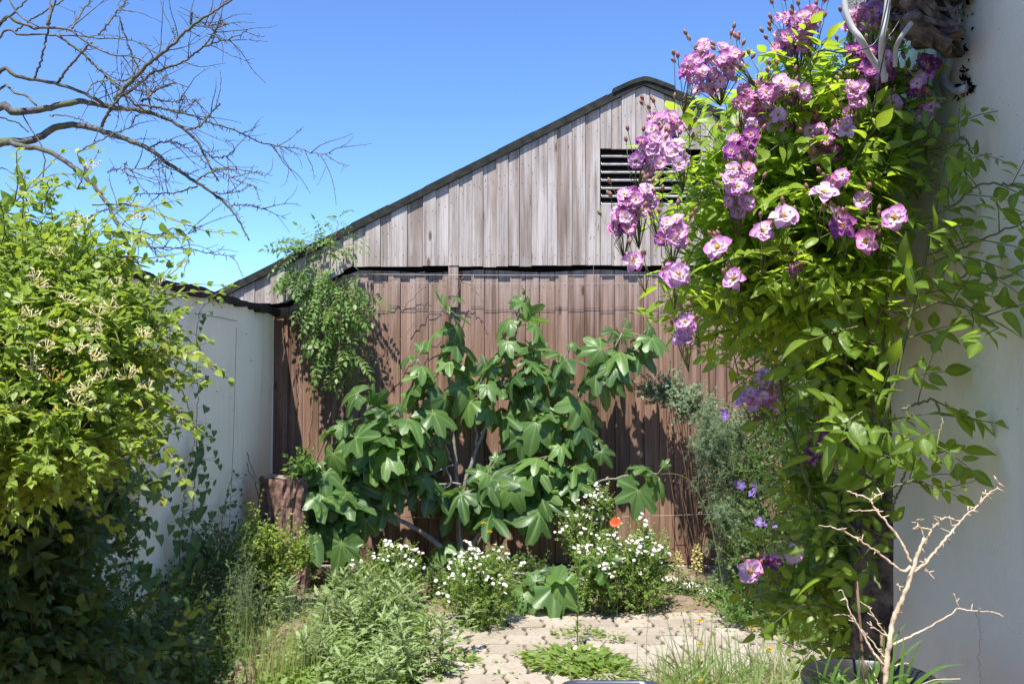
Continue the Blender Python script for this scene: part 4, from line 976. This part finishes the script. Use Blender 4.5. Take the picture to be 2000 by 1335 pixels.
# ------------------------------------------------------------------ shrubs
def shrub(name, label, cat, root, vols, n, size, mat, spacing=.03, L=(.1, .22), Ts=TSMALL, stem='stem', group=None, upb=.5, flowers=None):
    t = thing(name, label, cat, root, group); l, s = MB(), MB(); lc = LC(); tips = []
    for vi in pick_vols(vols, n):
        q, u = in_vol(vols[vi], .2)
        if q[2] < .03: q[2] = .03 + rs.rand() * .05
        d = unit(u * .6 + UP * upb + rv(.35) + CAMD * .15); Ln = rs.uniform(*L); sh = shoot(q - d * Ln * .7, d, Ln, 5, -.05, .15); sh[:, 2] = np.maximum(sh[:, 2], .01)
        s.tube(sh, [.0015, .0008], 3, cap=False); pairs(lc, sh, size, spacing, face=.35, jit=.45); tips.append((sh[-1], unit(sh[-1] - sh[-2])))
    for vi in range(min(24, n // 8 + 4)):
        q, u = in_vol(vols[vi % len(vols)], 0, .7); s.tube(smooth([np.array(root) + rv(.03) * (1, 1, 0), (np.array(root) + q) / 2 + rv(.03), q], 8), [.004, .002], 5)
    lc.flush(l, Ts); l.build('foliage', M[mat], t); s.build('stems', M[stem], t)
    return t, tips
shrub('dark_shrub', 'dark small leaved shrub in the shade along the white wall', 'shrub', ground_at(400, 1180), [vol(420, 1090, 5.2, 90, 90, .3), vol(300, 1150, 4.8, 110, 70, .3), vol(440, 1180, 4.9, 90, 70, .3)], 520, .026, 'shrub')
shrub('leafy_weed', 'sunlit bright green leafy weed in front of the stump', 'shrub', ground_at(540, 1180), [vol(530, 1090, 5.7, 50, 80, .18), vol(490, 1040, 5.6, 28, 60, .12), vol(580, 1070, 5.75, 35, 50, .12)], 260, .032, 'honey')
shrub('creeping_shrub', 'low leafy creeper covering the top of the stump', 'shrub', at(570, 915, 6.2) * (1, 1, 0), [vol(595, 903, 6.2, 40, 12, .08)], 34, .06, 'vine', .05, Ts=TOV)
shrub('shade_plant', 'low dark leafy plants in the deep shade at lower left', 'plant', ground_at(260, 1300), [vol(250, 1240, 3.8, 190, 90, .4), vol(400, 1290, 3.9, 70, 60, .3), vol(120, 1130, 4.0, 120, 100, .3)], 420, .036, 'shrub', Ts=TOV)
t, tips = shrub('shade_daisy', 'shaded clump of small white daisies below the white wall', 'plant', ground_at(215, 1230), [vol(210, 1160, 4.2, 50, 60, .15)], 60, .022, 'shrub')
TD = T_radial(lambda a: .5 * (1 + .12 * math.cos(a * 9)), 19, (.35, 1.0), lambda a, r: .05 - .1 * r, lambda a, t: t, -math.pi, math.pi)
def daisies(parent, pts, size, yellow=True, white='white'):
    p = MB(); n = len(pts); P = np.array([a for a, b in pts]); D = np.array([b for a, b in pts])
    aux = np.cross(D, np.array((.3, .8, .1))); p.inst(TD, P, aux, np.cross(aux, np.cross(D, aux)) * 0 + D, size * rs.uniform(.8, 1.15, n), rs.rand(n), 0)
    for a, b in pts:
        b = unit(b); p.tube([a + b * .0005, a + b * size * .12, a + b * size * .2], [size * .17, size * .16, size * .08], 6, m=1)
    o = p.build('flowers', [M[white], M['yellow']], parent); o['kind'] = 'stuff'; return o
daisies(t, [(a + rv(.012), unit(CAMD + UP + rv(.3))) for a, b in tips] + [(at(210 + rs.normal() * 25, 1140 + rs.normal() * 35, 4.05), unit(CAMD + UP + rv(.3))) for k in range(40)], .016)

# pale feathery asparagus-like foliage at right of the barn
def needles(name, label, root, specs, size=.022):
    t = thing(name, label, 'plant', root); l, s = MB(), MB(); lc = LC()
    for (path, Y, w, n) in specs:
        P = smooth([at(a, b, Y) for a, b in path], 30, .004); s.tube(P, [.004, .002], 5)
        for k in range(n):
            i = rs.randint(2, 30) if True else 0; q = P[min(i, 29)] + rv(w * .25); d = unit(rv() * (1, 1, .5) + np.array((0, -.2, -.45)))
            br = shoot(q, d, w * rs.uniform(.6, 1.2), 9, -.12, .1); s.tube(br, [.0012, .0006], 3, cap=False)
            for j in range(1, 10):
                for m_ in range(8): lc.add(br[j] + rv(.004), unit(rv() + unit(br[j] - br[j - 1]) * .8), rv(), size * rs.uniform(.6, 1.2))
    lc.flush(l, TNEED); l.build('foliage', M['needle'], t); s.build('stems', M['stem'], t)
needles('asparagus_plant', 'soft grey green asparagus plume hanging beside the brown barn boards', ground_at(1440, 1150), [([(1440,1150),(1430,1000),(1400,860),(1380,790)],6.3,.16,190), ([(1440,1150),(1450,950),(1420,840),(1390,830)],6.2,.18,190), ([(1450,1150),(1400,950),(1370,850)],6.3,.14,110), ([(1500,1150),(1480,1050),(1440,1000),(1410,995)],5.9,.13,70), ([(1550,1150),(1560,1000),(1590,850),(1600,800)],5.8,.15,80)], .03)
shrub('brown_shrub', 'straggly half dry shrub hanging on the barn right of the fig', 'shrub', ground_at(1360, 1120), [vol(1310, 755, 6.7, 70, 30, .1), vol(1350, 785, 6.6, 60, 36, .1), vol(1430, 860, 6.4, 70, 80, .15), vol(1540, 800, 6.3, 90, 90, .2)], 700, .036, 'needle', .018, stem='vinebark')
shrub('dark_bush', 'dark green bush behind the lower rose stems at right', 'shrub', ground_at(1560, 1200), [vol(1550, 980, 5.6, 110, 150, .3), vol(1600, 820, 5.7, 110, 140, .3), vol(1490, 1080, 5.4, 80, 70, .2), vol(1690, 1050, 5.2, 80, 160, .3), vol(1490, 900, 6.0, 80, 90, .2), vol(1450, 1020, 6.0, 55, 90, .2), vol(1520, 760, 6.2, 70, 70, .15)], 1250, .036, 'shrub', .03)
shrub('low_weed', 'low green weeds spreading in front of the barn foundation', 'weed', ground_at(1460, 1200), [vol(1460, 1180, 5.5, 80, 28, .25), vol(1400, 1150, 6.0, 45, 18, .15), vol(1560, 1200, 5.2, 80, 40, .3)], 260, .03, 'vine', .025)
shrub('base_weed', 'dark leafy weeds filling the gaps between the feverfew bushes under the fig', 'weed', ground_at(1020, 1160), [vol(1035, 1115, 6.3, 60, 38, .15), vol(860, 1130, 6.1, 45, 36, .15), vol(680, 1140, 6.1, 50, 40, .15), vol(1330, 1150, 6.2, 40, 18, .12)], 300, .034, 'shrub', .026)
# clematis blooms
def clematis(px, py, Y, label, r=.035):
    c = at(px, py, Y); t = thing('clematis', label, 'flower', (c[0], c[1], c[2]), 'purple clematis among the asparagus'); f, s = MB(), MB()
    for j in range(3):
        cc = c + rv(.025); fd = unit(CAMD + rv(.5)); a0 = unit(np.cross(fd, (0.3, 0, 1))); b0 = np.cross(fd, a0)
        for k in range(5):
            a = k * 1.257 + j; f.inst(TPET1[0], [cc], [a0 * math.cos(a) + b0 * math.sin(a) + fd * .15], [fd], r, rs.rand())
    s.tube(smooth([c + (0, .02, 0), c + (.05, .1, -.15), c + (.05, .15, -.45)], 10), .0015, 4)
    f.build('petals', M['clem'], t); s.build('stem', M['stem'], t)
for a, b, Y, lb_ in ((1440,938,5.7,'violet clematis bloom highest beside the asparagus plume'), (1478,955,5.6,'violet clematis bloom right beside the highest one'), (1490,1015,5.5,'bluish clematis bloom low in the dark bush'), (1415,805,6.0,'small faded clematis bloom at the edge of the plume'), (1440,785,6.0,'dark clematis bloom directly left of the lower rose cluster')):
    clematis(a, b, Y, lb_)

# ------------------------------------------------------------------ feverfew bushes
def feverfew(px, pyb, Y, vols, n, label, nf):
    root = at(px, 1000, Y) * (1, 1, 0)
    t, tips = shrub('feverfew', label, 'flowering plant', root, [(v[0], v[1] * 1.12) for v in vols], int(n * 1.5), .026, 'fever', .017, (.08, .16), group='white flowering feverfew bushes', upb=.8)
    tips = sorted(tips, key=lambda q: -q[0][2] + .35 * q[0][1])[:nf * 2]; rs.shuffle(tips); fl_ = []
    for a, b in tips[:nf // 3]:
        for j in range(rs.randint(2, 6)): fl_.append((a + rv(.017) + (0, 0, .012), unit(UP + CAMD * .7 + rv(.35))))
    daisies(t, fl_, .020)
feverfew(935, 1225, 5.45, [vol(935, 1150, 5.45, 72, 68, .2), vol(950, 1100, 5.5, 50, 30, .15)], 320, 'round feverfew bush standing at the back left corner of the paving', 110)
feverfew(770, 1190, 5.75, [vol(765, 1120, 5.75, 62, 60, .2)], 200, 'feverfew bush with white flowers under the low fig branches', 90)
feverfew(1250, 1190, 5.75, [vol(1255, 1105, 5.75, 55, 78, .18)], 260, 'feverfew bush right of the orange poppy', 110)
feverfew(1180, 1180, 5.7, [vol(1180, 1115, 5.7, 62, 62, .18)], 240, 'feverfew bush directly below the orange poppy', 110)
feverfew(1150, 1120, 6.15, [vol(1150, 1040, 6.15, 55, 60, .15), vol(1172, 975, 6.1, 24, 30, .08)], 190, 'tallest darker feverfew bush rising left of the orange poppy', 90)

# poppy
pp_ = at(1203, 1022, 5.6); pt = thing('poppy', 'single orange poppy in bloom above the feverfew bushes', 'flower', (pp_[0], pp_[1], 0)); f, s = MB(), MB()
fd = unit((-.25, -.8, .5)); a0 = unit(np.cross(fd, (0, 0, 1))); b0 = np.cross(fd, a0)
for k in range(5):
    a = k * 1.257; f.inst(TPET[0], [pp_], [a0 * math.cos(a) + b0 * math.sin(a) * .8 + fd * .35], [fd + rv(.1)], .042, rs.rand(), w=.055)
s.tube(smooth([(pp_[0], pp_[1], 0), pp_ + (.02, 0, -.3), pp_ + (0, .01, 0)], 12), .0018, 5); f.build('petals', M['poppy'], pt); s.build('stem', M['stem'], pt)
# snapdragons
def snap(px, py, h, label):
    b = ground_at(px, 1135); b[1] = 6.4; b[0] = at(px, 1100, 6.4)[0]; top = at(px, py, 6.4); t = thing('snapdragon', label, 'flower', (b[0], b[1], 0), 'yellow snapdragons by the barn foundation'); f, s, l = MB(), MB(), MB(); lc = LC()
    s.tube([(b[0], b[1], 0), top], [.003, .0015], 5)
    for k in range(int(h / .005)):
        z = top[2] - k * .0055; r = .008 + .024 * min(1, k / 14.) ; a = k * 2.4; p = np.array((top[0] + r * .5 * math.cos(a), top[1] + r * .5 * math.sin(a), z)); d = unit((math.cos(a), math.sin(a), .3))
        f.inst(TPET1[0], [p, p], [d, d + (0, 0, -.7)], [UP + rv(.2), UP + rv(.2)], .011 + r * .6, rs.rand(2))
    for k in range(24): lc.add(np.array((top[0], top[1], rs.uniform(.02, top[2] - h))), unit(rv() * (1, 1, .3) + UP * .3), UP, .045)
    lc.flush(l, TLANCE); f.build('petals', M['snap'], t); s.build('stem', M['stem'], t); l.build('leaves', M['fever'], t)
snap(1361, 1062, .16, 'larger pale yellow snapdragon spike by the barn foundation'); snap(1325, 1076, .10, 'smaller pale yellow snapdragon spike by the barn foundation')
# yellow hawkbit flowers
for a, b, Y, lb_ in ((945,1021,5.75,'upper yellow hawkbit above the left feverfew bush'), (956,1038,5.7,'lower yellow hawkbit above the left feverfew bush'), (1367,1211,5.0,'topmost yellow hawkbit over the paving'), (1366,1258,4.7,'second yellow hawkbit over the paving among grass'), (1365,1289,4.6,'third yellow hawkbit over the paving among grass'),
                     (1502,1267,4.4,'yellow hawkbit in the shaded weeds left of the pot'), (1371,1328,4.3,'lowest yellow hawkbit at the bottom edge of the picture'), (446,1262,4.5,'yellow hawkbit in the grass at lower left'), (1469,1225,5.0,'small orange yellow hawkbit beside the paving edge')):
    c = at(a, b, Y); t = thing('hawkbit', lb_, 'flower', (c[0], c[1], 0), 'yellow hawkbit flowers'); f, s = MB(), MB()
    s.tube(smooth([(c[0], c[1], 0), (c + (c[0], c[1], 0)) / 2 + rv(.01), c], 10), .0013, 5)
    for ring in range(3):
        for k in range(14):
            an = k * .45 + ring; o_ = .1 + .4 * ring; f.inst(TPET1[0], [c], [(math.cos(an) * math.cos(o_), math.sin(an) * math.cos(o_), math.sin(o_))], [UP + rv(.1)], .019 - .004 * ring, rs.rand(), w=.012)
    f.build('petals', M['yellow'], t); s.build('stem', M['stem'], t)

# ------------------------------------------------------------------ thistles, grasses and weeds
def blade(mb, p, L, lean, w=.004, v=None, n=6, m=0):
    a = rs.rand() * 6.28; d = np.array((math.cos(a) * lean, math.sin(a) * lean, 1.0)); pts = shoot(p, d, L, n, -.04 - .12 * lean, .03); side = unit(np.cross(unit(d), (math.cos(a + 1), math.sin(a + 1), 0)))
    V = []; 
    for i, q in enumerate(pts): ww = w * (1 - (i / n) ** 2) * .5 + .0002; V += [q - side * ww, q + side * ww]
    mb.faces(V, [(2 * i, 2 * i + 1, 2 * i + 3, 2 * i + 2) for i in range(n)], rs.rand() if v is None else v, 0, m); return pts
def tuft(label, px, py, spread, n, L, lean=.3, w=.004, seeds=0, name='grass_tuft', drys=.1):
    r = ground_at(px, py) if py < 1330 else a_y(px, 1330, CAMZ * F / (py - 730)); t = thing(name, label, 'grass', r, 'grass tufts in the garden'); b, sd = MB(), MB()
    for k in range(n):
        p = r + np.array((rs.normal() * spread, rs.normal() * spread * .6, 0)); pts = blade(b, p, L * rs.uniform(.5, 1.1), lean * rs.rand() * 1.6, w, v=rs.uniform(.06, 1) if rs.rand() > drys else 0.0)
    for k in range(seeds):
        p = r + np.array((rs.normal() * spread, rs.normal() * spread * .6, 0)); pts = shoot(p, np.array((rs.normal() * .12, rs.normal() * .12, 1)), L * rs.uniform(1.1, 1.5), 12, -.03, .04); b.tube(pts, [.0012, .0006], 3)
        for j in range(7, 13):
            for m_ in range(7):
                br = shoot(pts[min(j, 12)], unit(rv() + UP * .8), rs.uniform(.015, .045), 3, -.1, .2); sd.tube(br, [.0004, .0004], 3, cap=False); sd.inst(TSMALL[0], [br[-1]], [unit(br[-1] - br[-2])], [rv()], rs.uniform(.005, .009))
    b.build('blades', M['grass'], t)
    if seeds: sd.build('seed_heads', M['dry'] if seeds < 6 else M['needle'], t)
def thistle(px, py, h, n, label, sc=1.15):
    n = int(n * 1.5)
    r = ground_at(px, py) if py < 1335 else a_y(px, 1300, CAMZ * F / (py - 730)); t = thing('thistle', label, 'thistle', r, 'thistles in the sunny weeds'); l, s = MB(), MB(); lc = LC()
    for k in range(n):
        p = r + np.array((rs.normal() * .10, rs.normal() * .07, 0)); hh = h * rs.uniform(.6, 1.05); P = shoot(p, np.array((rs.normal() * .18, rs.normal() * .15, 1)), hh, 12, -.0, .05); s.tube(P, [.005, .0025], 6); Q = resample(P, int(hh / .011))
        for i in range(2, len(Q)):
            a = i * 2.4; u = i / len(Q); d = unit((math.cos(a), math.sin(a), .15 + 1.1 * u ** 2)); L = (.085 * (1 - .55 * u) + .02) * sc * rs.uniform(.75, 1.2); v = rs.rand()
            lc.add(Q[i], d, unit(UP + rv(.3)), L, v); sd = unit(np.cross(d, UP))
            for f_ in (.3, .5, .7):
                for sg in (-1, 1): lc.add(Q[i] + d * L * f_ - UP * .02 * f_, unit(d * .7 + sd * sg), unit(UP + rv(.5)), L * .28, v)
    lc.flush(l, TLANCE); l.build('foliage', M['thistle'], t); s.build('stems', M['stem'], t)
thistle(690, 1275, .42, 8, 'tall pale green thistle clump leaning left in the sunny weeds'); thistle(760, 1290, .48, 9, 'tallest thistle clump beside the left edge of the paving'); thistle(800, 1330, .36, 8, 'thistle clump nearest the bottom left corner of the paving'); thistle(620, 1330, .28, 7, 'low thistle at the bottom beside the long grass'); thistle(700, 1380, .30, 8, 'thistle cut off by the bottom edge left of the paving'); thistle(770, 1225, .30, 5, 'small thistle in front of the left feverfew bush')
thistle(555, 1215, .26, 4, 'small upright thistle in shade behind the long grass')
tuft('tall grass with airy seed heads in the lower left shade', 470, 1290, .10, 130, .34, .22, .004, 14)
tuft('bright upright grass stems at the bottom left', 540, 1350, .10, 170, .36, .15, .004, 6, drys=.4)
tuft('dry fine grass in the sun between grass and thistles', 600, 1270, .12, 160, .22, .5, .002, 12, drys=.6)
tuft('long arching grass clump on the paving at right', 1350, 1345, .10, 90, .36, .7, .009, 3)
tuft('grass clump at the bottom right of the paving', 1440, 1350, .13, 120, .32, .55, .007, 4)
tuft('short shaded grass left of the black pot', 1520, 1330, .13, 170, .26, .5, .005, 2)
tuft('thin grass in the joint of the paving at right edge', 1300, 1330, .05, 60, .2, .5, .004, 0)
# one tall oat stalk and its bending head
t = thing('oat_grass', 'single tall drooping oat stalk in front of the barn boards', 'grass', ground_at(1440, 1260)); b, sd = MB(), MB()
P = smooth([a_y(1425, 1260, 5.0), at(1412, 1150, 5.0), at(1390, 1030, 5.0), at(1370, 975, 5.0), at(1350, 940, 5.0), at(1320, 925, 5.0), at(1290, 925, 5.0)], 40); b.tube(P, [.0022, .001], 5)
for i in range(24, 40):
    br = shoot(P[i], unit(rv(.5) + np.array((-.3, 0, -.8))), rs.uniform(.02, .05), 3, -.2, .1); sd.tube(br, .0004, 3, cap=False); sd.inst(TLANCE[0], [br[-1]], [unit(br[-1] - br[-2])], [rv()], .02)
b.build('stalk', M['grass'], t); sd.build('seed_head', M['dry'], t)
t = thing('wild_lettuce', 'single tall green stalk with narrow leaves rising from the paving', 'weed', ground_at(1128, 1265)); b, l = MB(), MB(); lc = LC()
P = smooth([ground_at(1128, 1265), at(1128, 1200, 5.0), at(1130, 1140, 5.0), at(1132, 1090, 5.0)], 20); b.tube(P, [.004, .0015], 5)
for i in range(3, 20):
    for k in range(2): lc.add(P[i], unit(rv() * (1, 1, .2) + UP * .9), unit(UP + rv(.3)), .05 if i < 15 else .03)
lc.flush(l, TLANCE); b.build('stalk', M['stem'], t); l.build('leaves', M['fever'], t)
# flat weeds on the paving
def rosette(px, py, r, n, label, mat='fever', size=.05):
    c = ground_at(px, py) if py < 1330 else a_y(px, 1300, CAMZ * F / (py - 730)); t = thing('paving_weed', label, 'weed', c, 'weeds growing in the paving'); l = MB(); lc = LC()
    for k in range(n):
        a = rs.rand() * 6.28; rr = r * rs.rand() ** .6; p = c + np.array((rr * math.cos(a), rr * math.sin(a) * .8, .015 + rs.rand() * .035)); lc.add(p, unit((math.cos(a), math.sin(a), rs.uniform(.0, .7))), unit(UP + rv(.4)), size * rs.uniform(.5, 1.1))
    lc.flush(l, TLANCE + TSMALL); l.build('leaves', M[mat], t)
rosette(1120, 1300, .24, 420, 'broad green weed patch in the middle of the paving', size=.07); rosette(1130, 1245, .14, 130, 'small weed patch behind the middle one on the paving', size=.04); rosette(900, 1300, .10, 90, 'small weed at the left edge of the paving', size=.045)
rosette(1250, 1185, .14, 120, 'weeds at the foot of the right feverfew bush', size=.04); rosette(1195, 1255, .08, 50, 'tiny weed on the paving left of the arching grass', size=.035); rosette(1010, 1285, .04, 20, 'tiniest seedling alone on the paving', size=.03)
rosette(1180, 1320, .2, 200, 'flat weed patch above the basin', size=.06)
# ground cover between plants, bark litter
gc = MB(); lc = LC()
for k in range(26000):
    x = rs.uniform(-1.8, 1.9); y = rs.uniform(3.6, 6.9)
    if k > 14000: x = rs.uniform(-1.15, -.38); y = rs.uniform(3.9, 5.4)
    if PX0 - .03 < x < PX1 - .25 and PY0 < y < PY1 + .02: continue
    if x > -.3 and rs.rand() < .72: continue
    if x <= -.3 and rs.rand() < .25: continue
    lc.add(np.array((x, y, .01 + rs.rand() * (.05 if k < 14000 else .12))), unit(rv() * (1, 1, .4) + UP * .4), unit(UP + rv(.4)), rs.uniform(.015, .05))
for k in range(70):
    c = np.array((PX0 + pw * rs.randint(0, 10), PY0 + pd * rs.randint(0, 15), .01)) + np.array((rs.uniform(-.1, .1) if k % 2 else 0, 0 if k % 2 else rs.uniform(-.07, .07), 0))
    for j in range(rs.randint(3, 16)): lc.add(c + rv(.012) * (1, 1, .1), unit(rv() * (1, 1, .3) + UP * .8), unit(UP + rv(.4)), rs.uniform(.008, .028))
lc.flush(gc, TLANCE + TSMALL); tag(gc.build('ground_cover', M['fever']), 'low weeds covering the soil between the plants', 'weeds', kind='stuff')
lt = MB(); lc = LC()
for k in range(5000):
    x = rs.uniform(-1.7, 1.9); y = rs.uniform(4.2, 6.95); 
    if PX0 < x < PX1 and y < PY1 and rs.rand() < .86: continue
    lc.add(np.array((x, y, .024 + rs.rand() * .012)), unit(rv() * (1, 1, .1)), unit(UP + rv(.3)), rs.uniform(.01, .045))
lc.flush(lt, TSMALL + TLANCE); tag(lt.build('leaf_litter', M['dry']), 'dry leaf litter scattered over the soil', 'leaf litter', kind='stuff')
# pale stones by the foundation
for i, (a, b, r, lb_) in enumerate(((1345,1148,.07,'largest white stone in front of the barn foundation'), (1310,1135,.05,'white stone left of the largest one by the foundation'), (1385,1160,.06,'flat white stone right of the largest one'), (1330,1165,.045,'small pale stone in front of the largest one'), (895,1105,.06,'broken grey stone between the two left feverfew bushes'), (880,1090,.04,'small grey stone behind the broken grey one'))):
    c = ground_at(a, b); s_ = MB(); n = 10; V = []; 
    for j in range(6):
        ph = -.3 + (math.pi / 2 + .3) * j / 5
        for k in range(n): rr = r * math.cos(ph) * rs.uniform(.8, 1.15); V.append((c[0] + rr * 1.4 * math.cos(k * .628), c[1] + rr * math.sin(k * .628), .01 + r * .5 * math.sin(ph) + rs.normal() * .002))
    s_.faces(V, [(i_ * n + k, i_ * n + (k + 1) % n, (i_ + 1) * n + (k + 1) % n, (i_ + 1) * n + k) for i_ in range(5) for k in range(n)] + [tuple(50 + k for k in range(n))])
    tag(s_.build('stone', M['white_stone'] if 'white_stone' in M else M.setdefault('white_stone', plain('pale_stone', (.62, .58, .54), .9, (.48, .44, .40), 25, .4)), smooth=False, origin=c), lb_, 'stone', 'loose stones')

# ------------------------------------------------------------------ table with pot and basin at the bottom edge
tb_ = thing('garden_table', 'low wooden garden table just below the picture under pot and basin', 'table', (.42, 1.45, 0)); TZ = .83
for i in range(5):
    m_ = MB(); y0 = 1.2 + i * .105; m_.box((-.02, y0, TZ - .022), (.79, y0 + .098, TZ), rs.rand()); m_.build('plank', M['table'], tb_, smooth=False)
for lx, ly in ((.02, 1.23), (.72, 1.23), (.02, 1.66), (.72, 1.66)):
    m_ = MB(); m_.box((lx, ly, 0), (lx + .04, ly + .04, TZ - .024)); m_.build('leg', M['table'], tb_, smooth=False)
def lathe(mb, c, prof, n=40, m=0):
    V = []; c = np.array(c)
    for r, z in prof:
        for k in range(n): a = k / n * 2 * math.pi; V.append((c[0] + r * math.cos(a), c[1] + r * math.sin(a), c[2] + z))
    mb.faces(V, [(i * n + k, i * n + (k + 1) % n, (i + 1) * n + (k + 1) % n, (i + 1) * n + k) for i in range(len(prof) - 1) for k in range(n)], m=m)
PY = 1.40; pr = at(1700, 1322, PY); pc = (pr[0], PY, TZ); PH = pr[2] - TZ
pot = thing('plant_pot', 'black plastic plant pot holding a dead twiggy plant and green weeds', 'plant pot', pc)
m_ = MB(); lathe(m_, pc, [(.001, .003), (.070, .003), (.078, .01), (.094, PH - .02), (.100, PH - .02), (.102, PH - .004), (.099, PH), (.094, PH - .003), (.090, PH - .03), (.088, PH - .04)]); m_.build('shell', M['black'], pot)
m_ = MB(); lathe(m_, pc, [(.089, PH - .035), (.06, PH - .028), (.03, PH - .024), (.001, PH - .022)]); m_.build('soil', M['soil'], pot)
def z6(a, b, Y=PY): return at(1550 + a / 3.07, 900 + b / 3.07, Y)
dp = thing('dead_plant', 'dead pale twiggy plant standing bare in the black pot', 'dead plant', (pc[0], pc[1], TZ + PH - .03))
d_ = MB(); d2 = MB()
TW = [([(560,1420),(550,1335),(560,1200),(580,1050),(600,950),(640,850),(680,760),(710,660),(740,570),(785,460)],34,20,0), ([(705,610),(640,480),(560,370),(500,300),(460,235),(400,205),(320,180)],18,7,.02), ([(460,235),(500,205),(540,190)],8,5,.03), ([(510,290),(420,300),(330,290)],9,4,.03), ([(700,630),(655,660),(560,590),(480,530),(390,470),(300,420),(220,395),(150,385)],16,6,-.03),
      ([(725,670),(800,600),(880,500),(950,420),(1030,330),(1100,270),(1160,205),(1230,150),(1200,90)],18,6,-.02), ([(785,500),(830,410),(900,345),(960,345)],14,7,.0), ([(830,410),(780,400),(715,405)],9,5,0), ([(600,1100),(700,1050),(800,1000),(900,940),(980,885),(960,790)],15,6,-.02), ([(980,885),(1080,895),(1190,905),(1260,930)],9,5,-.02),
      ([(540,1220),(470,1130),(400,1010),(340,900),(290,770),(265,780)],16,6,.0), ([(570,1050),(510,980),(460,890),(400,840)],9,5,.01), ([(565,1050),(500,1010),(440,965)],10,5,0), ([(580,1235),(640,1215),(690,1210)],9,5,0), ([(550,1180),(470,1080),(380,980),(320,920),(240,925)],9,5,.02), ([(945,430),(880,400)],8,4,0), ([(920,440),(935,500)],7,4,0), ([(1090,280),(1040,270)],8,5,0), ([(1165,200),(1135,190)],7,5,0), ([(785,460),(760,400),(735,355),(785,350)],7,4,0), ([(775,620),(820,680)],8,4,0), ([(640,780),(625,730)],8,5,0), ([(900,345),(840,330)],7,4,0), ([(940,350),(948,400)],5,3,0)]
for pts, w0, w1, dy in TW:
    P = smooth([z6(a, b, PY + dy * i / len(pts)) for i, (a, b) in enumerate(pts)], max(8, len(pts) * 5), .0006); k = PY / F / 3.07 / 2
    (d_ if w0 > 30 else d2).tube(P, np.linspace(w0 * k, w1 * k, len(P)) * (1 + rs.uniform(-.14, .22, len(P))), 9)
    for i in range(3, len(P) - 1):
        if rs.rand() < .3: d2.tube([P[i], P[i] + unit(rv()) * rs.uniform(.003, .014)], [.0013, .0006], 4)
d_.build('main_stem', M['twig'], dp); d2.build('twigs', M['twig'], dp)
for pts, lb_ in (([(378,720),(398,960),(418,1240),(425,1400)], 'taller thin cane stake left of the dead plant'), ([(527,1040),(527,1180),(530,1400)], 'short thin cane stake close to the dead plant stem')):
    m_ = MB(); P = np.array([z6(a, b, PY + .02) for a, b in pts]); m_.tube(P, .0022, 8); tag(m_.build('cane_stake', M['vinebark'], origin=P[-1]), lb_, 'stake', 'cane stakes in the pot')
t = thing('pot_weed', 'green grassy weeds and dry stems growing in the black pot', 'weed', (pc[0], pc[1], TZ + PH - .03)); b = MB(); d3 = MB(); l = MB(); lc = LC()
for k in range(34):
    a = rs.rand() * 6.28; r = .075 * rs.rand() ** .5; p = np.array((pc[0] + r * math.cos(a), pc[1] + r * math.sin(a), TZ + PH - .03)); blade(b, p, rs.uniform(.05, .11), .9 * rs.rand(), .007, n=8)
for k in range(40):
    a = rs.rand() * 6.28; r = .08 * rs.rand() ** .5; p = np.array((pc[0] + r * math.cos(a), pc[1] + r * math.sin(a), TZ + PH - .02)); lc.add(p, unit(rv() + UP * .8), unit(UP + rv(.3)), .025)
for k in range(10):
    a = rs.rand() * 6.28; p = np.array((pc[0] + .05 * math.cos(a), pc[1] + .05 * math.sin(a), TZ + PH - .03)); d3.tube(shoot(p, unit(rv() * (1, 1, .3) + UP * .8), rs.uniform(.05, .1), 8, -.2, .15), .0008, 4)
lc.flush(b, TOV); b.build('leaves', M['vine'], t); d3.build('dry_stems', M['twig'], t)
bc = at(1200, 1370, 1.5); bY = 1.5; bh = at(1200, 1331, bY + .0)[2] - TZ
bas = thing('basin', 'dark blue glossy basin whose rim shows at the bottom edge', 'basin', (at(1198, 1330, 1.4)[0], 1.43, TZ)); m_ = MB()
hx, hy = .078, .075; cx, cy = at(1198, 1330, 1.43)[0], 1.43
def rrect(hx, hy, z, r=.025, n=6):
    out = []
    for q_, (sx, sy) in enumerate(((1, 1), (-1, 1), (-1, -1), (1, -1))):
        for k in range(n + 1):
            a = q_ * math.pi / 2 + k / n * math.pi / 2; out.append((cx + sx * (hx - r) + r * math.cos(a), cy + sy * (hy - r) + r * math.sin(a), z))
    return out
rimz = at(1198, 1327, cy + hy)[2]; hh = rimz - TZ
prof = [(.8, .003), (.9, hh * .5), (.96, hh - .006), (1.0, hh - .006), (1.01, hh - .002), (1.0, hh), (.97, hh - .001), (.93, hh - .008), (.86, hh * .4), (.78, .008)]
V = []; 
for f_, z in prof: V += rrect(hx * f_, hy * f_, TZ + z)
n = 28; m_.faces(V, [(i * n + k, i * n + (k + 1) % n, (i + 1) * n + (k + 1) % n, (i + 1) * n + k) for i in range(len(prof) - 1) for k in range(n)] + [tuple((len(prof) - 1) * n + k for k in range(n))])
m_.build('bowl', M['basin'], bas)
